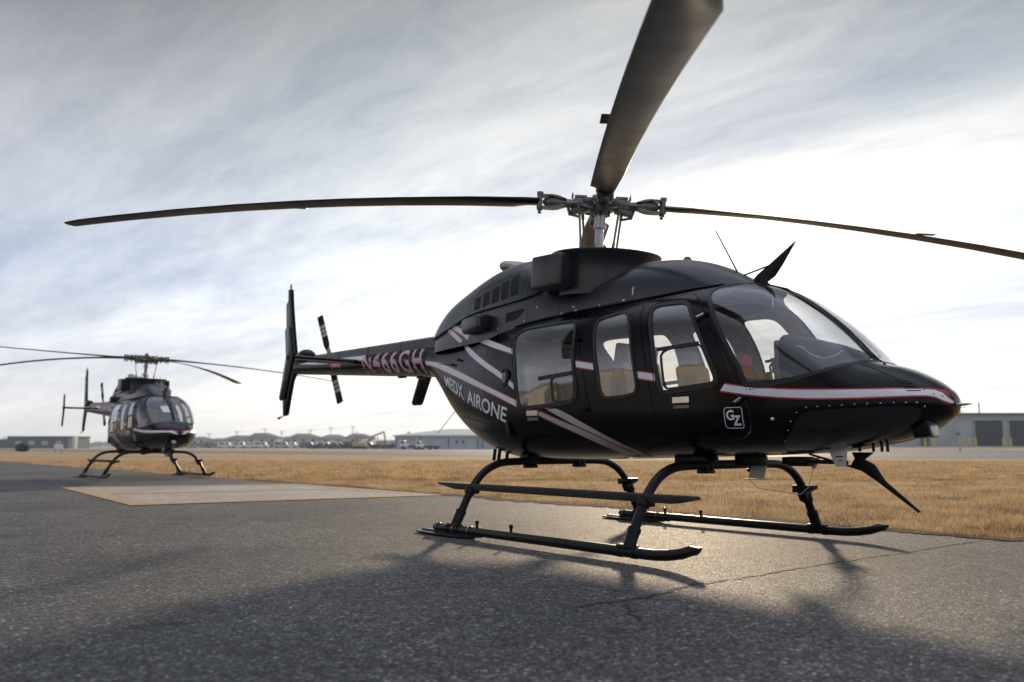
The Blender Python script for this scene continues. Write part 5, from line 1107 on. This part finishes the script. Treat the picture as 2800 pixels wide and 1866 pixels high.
# ---------------------------------------------------------------- light, sky, camera
SUN_YAW, SUN_EL = R_(130), R_(13.6)
sd = Vector((math.cos(SUN_YAW)*math.cos(SUN_EL), math.sin(SUN_YAW)*math.cos(SUN_EL), math.sin(SUN_EL)))
sl = bpy.data.lights.new('sun', 'SUN'); sl.energy = 3.3; sl.angle = R_(3.2); sl.color = (1, .79, .54)
so = bpy.data.objects.new('sun', sl); COL.objects.link(so); so.rotation_mode = 'QUATERNION'; so.rotation_quaternion = sd.to_track_quat('Z', 'Y')
w = bpy.data.worlds.new('World'); scene.world = w; w.use_nodes = True; nt = w.node_tree; nt.nodes.clear()
out = nt.nodes.new('ShaderNodeOutputWorld'); bg = nt.nodes.new('ShaderNodeBackground'); bg.inputs[1].default_value = .1; lk(nt, bg.outputs[0], out.inputs[0])
sky = nt.nodes.new('ShaderNodeTexSky'); sky.sky_type = 'NISHITA'; sky.sun_disc = False; sky.sun_elevation = SUN_EL; sky.sun_rotation = PI/2-SUN_YAW; sky.air_density = 1.1; sky.dust_density = 2.0
def mth(op, a, b=None, c=None, clamp=False):
    n = nt.nodes.new('ShaderNodeMath'); n.operation = op; n.use_clamp = clamp
    for i, v in enumerate((a, b, c)):
        if v is None: continue
        if isinstance(v, (int, float)): n.inputs[i].default_value = v
        else: lk(nt, v, n.inputs[i])
    return n.outputs[0]
tc = nt.nodes.new('ShaderNodeTexCoord'); sx = nt.nodes.new('ShaderNodeSeparateXYZ'); lk(nt, tc.outputs['Generated'], sx.inputs[0])
dt = nt.nodes.new('ShaderNodeVectorMath'); dt.operation = 'DOT_PRODUCT'; lk(nt, tc.outputs['Generated'], dt.inputs[0]); dt.inputs[1].default_value = tuple(sd)
den = mth('ADD', mth('MAXIMUM', sx.outputs[2], 0.0), .16)
px = mth('DIVIDE', sx.outputs[0], den); py = mth('DIVIDE', sx.outputs[1], den)
cv = nt.nodes.new('ShaderNodeCombineXYZ'); lk(nt, px, cv.inputs[0]); lk(nt, py, cv.inputs[1])
mp = nt.nodes.new('ShaderNodeMapping'); mp.vector_type = 'TEXTURE'; mp.inputs['Rotation'].default_value = (0, 0, R_(16)); mp.inputs['Scale'].default_value = (2.6, .75, 1); mp.inputs['Location'].default_value = (3.1, 1.7, 0); lk(nt, cv.outputs[0], mp.inputs[0])
n1 = tex(nt, .75, 9, .55, vec=mp.outputs[0]); n1.inputs['Distortion'].default_value = .35
mp2 = nt.nodes.new('ShaderNodeMapping'); mp2.vector_type = 'TEXTURE'; mp2.inputs['Rotation'].default_value = (0, 0, R_(10)); mp2.inputs['Scale'].default_value = (2.0, .8, 1); mp2.inputs['Location'].default_value = (9.1, 4.3, 0); lk(nt, cv.outputs[0], mp2.inputs[0])
n2 = tex(nt, 2.2, 10, .6, vec=mp2.outputs[0]); n2.inputs['Distortion'].default_value = .5
# closeness to the sun: 1 at the sun, 0 about 45 degrees away
ang = mth('ARCCOSINE', mth('MINIMUM', dt.outputs['Value'], 1.0))
near = mth('SUBTRACT', 1.0, mth('DIVIDE', ang, 1.08), clamp=True); near = mth('MULTIPLY', near, mth('MULTIPLY', near, mth('SUBTRACT', 3.0, mth('MULTIPLY', near, 2.0))))
# thin cloud lit through: bright towards the sun, grey lavender away from it
far_ = mth('SUBTRACT', ang, 1.15); far_ = mth('DIVIDE', far_, 1.0, clamp=True)
lum = mth('MULTIPLY_ADD', near, .44, .70)
up_ = mth('DIVIDE', mth('SUBTRACT', sx.outputs[2], .19), .32, clamp=True)
lum = mth('MULTIPLY', lum, mth('SUBTRACT', 1.0, mth('MULTIPLY', up_, mth('MULTIPLY', mth('SUBTRACT', 1.0, mth('MULTIPLY', far_, .6)), mth('SUBTRACT', 1.0, mth('MULTIPLY', near, .52))))))
ov_ = mth('MULTIPLY', mth('DIVIDE', mth('SUBTRACT', sx.outputs[2], .56), .25, clamp=True), .95)
lum = mth('MAXIMUM', mth('MAXIMUM', lum, .20), ov_)
thick = mth('MULTIPLY_ADD', n1.outputs[0], 1.5, mth('MULTIPLY', n2.outputs[0], .55))     # around 1.02
n3 = tex(nt, 6.5, 12, .68, vec=mp2.outputs[0]); n3.inputs['Distortion'].default_value = .8
fac = mth('SUBTRACT', 2.19, mth('MULTIPLY', mth('MULTIPLY_ADD', n3.outputs[0], .40, thick), .98))                                   # thicker = darker
lum = mth('MULTIPLY', lum, mth('MAXIMUM', fac, .45))
colr = ramp(nt, near, [(0, (.84, .88, 1.03)), (.35, (.93, .96, 1.02)), (.8, (.99, 1.0, .99)), (1, (1.02, 1.0, .97))])
hz = mth('SUBTRACT', 1.0, mth('DIVIDE', sx.outputs[2], .22), clamp=True); hz2 = mth('MULTIPLY', hz, hz)     # bright milky band by the horizon
fr = ramp(nt, mth('MULTIPLY', fac, .5), [(.30, (.74, .84, 1.05)), (.46, (.91, .955, 1.02)), (.57, (1, 1, 1))])
vq = nt.nodes.new('ShaderNodeVectorMath'); vq.operation = 'MULTIPLY'; lk(nt, colr.outputs[0], vq.inputs[0]); lk(nt, fr.outputs[0], vq.inputs[1])
vm = nt.nodes.new('ShaderNodeVectorMath'); vm.operation = 'SCALE'; lk(nt, vq.outputs[0], vm.inputs[0]); lk(nt, mth('MULTIPLY', lum, 10.0), vm.inputs['Scale'])
mixh = nt.nodes.new('ShaderNodeMix'); mixh.data_type = 'RGBA'; lk(nt, mth('MULTIPLY', hz2, .75), mixh.inputs[0]); lk(nt, vm.outputs[0], mixh.inputs[6]); 
hcol = ramp(nt, near, [(0, (.84, .78, .69)), (.4, (.94, .90, .82)), (1, (1.0, .97, .90))])
vh = nt.nodes.new('ShaderNodeVectorMath'); vh.operation = 'SCALE'; vh.inputs['Scale'].default_value = 10.0; lk(nt, hcol.outputs[0], vh.inputs[0]); lk(nt, vh.outputs[0], mixh.inputs[7])
gap = nt.nodes.new('ShaderNodeMapRange'); gap.inputs[1].default_value = .36; gap.inputs[2].default_value = .52; gap.inputs[3].default_value = .90; gap.inputs[4].default_value = .98; lk(nt, n1.outputs[0], gap.inputs[0])
mix = nt.nodes.new('ShaderNodeMix'); mix.data_type = 'RGBA'; lk(nt, gap.outputs[0], mix.inputs[0]); lk(nt, sky.outputs[0], mix.inputs[6]); lk(nt, mixh.outputs[2], mix.inputs[7])
lk(nt, mix.outputs[2], bg.inputs[0])
cam = bpy.data.cameras.new('camera'); co = bpy.data.objects.new('camera', cam); COL.objects.link(co); scene.camera = co
co.location = (CX, CY, CZ); co.rotation_euler = (PI/2+PITCH, 0, YAW-PI/2); cam.sensor_width = 36; cam.lens = FOC; cam.clip_end = 8000; cam.clip_start = .05
cam.dof.use_dof = True; cam.dof.focus_distance = 6.6; cam.dof.aperture_fstop = 1.7
scene.view_settings.view_transform = 'Standard'; scene.view_settings.look = 'None'; scene.view_settings.exposure = .18; scene.view_settings.gamma = 1
scene.cycles.max_bounces = 8; scene.cycles.transparent_max_bounces = 24; scene.cycles.use_denoising = True; scene.cycles.sample_clamp_indirect = 6

mb = MB(); mb.box((CX+FX*0, CY, 9.0), (6700, 6700, 20.0)); hz_ = mb.build('haze', 'white'); hz_.data.materials.clear()
hm = bpy.data.materials.new('haze_air'); hm.use_nodes = True; hn = hm.node_tree; hn.nodes.clear(); ho = hn.nodes.new('ShaderNodeOutputMaterial'); pv = hn.nodes.new('ShaderNodeVolumePrincipled')
pv.inputs['Color'].default_value = (.72, .84, 1, 1); pv.inputs['Density'].default_value = HAZE; pv.inputs['Anisotropy'].default_value = .3; hn.links.new(pv.outputs[0], ho.inputs['Volume']); hz_.data.materials.append(hm); tag(hz_, 'thin pale haze over the whole airfield', 'haze', kind='stuff')
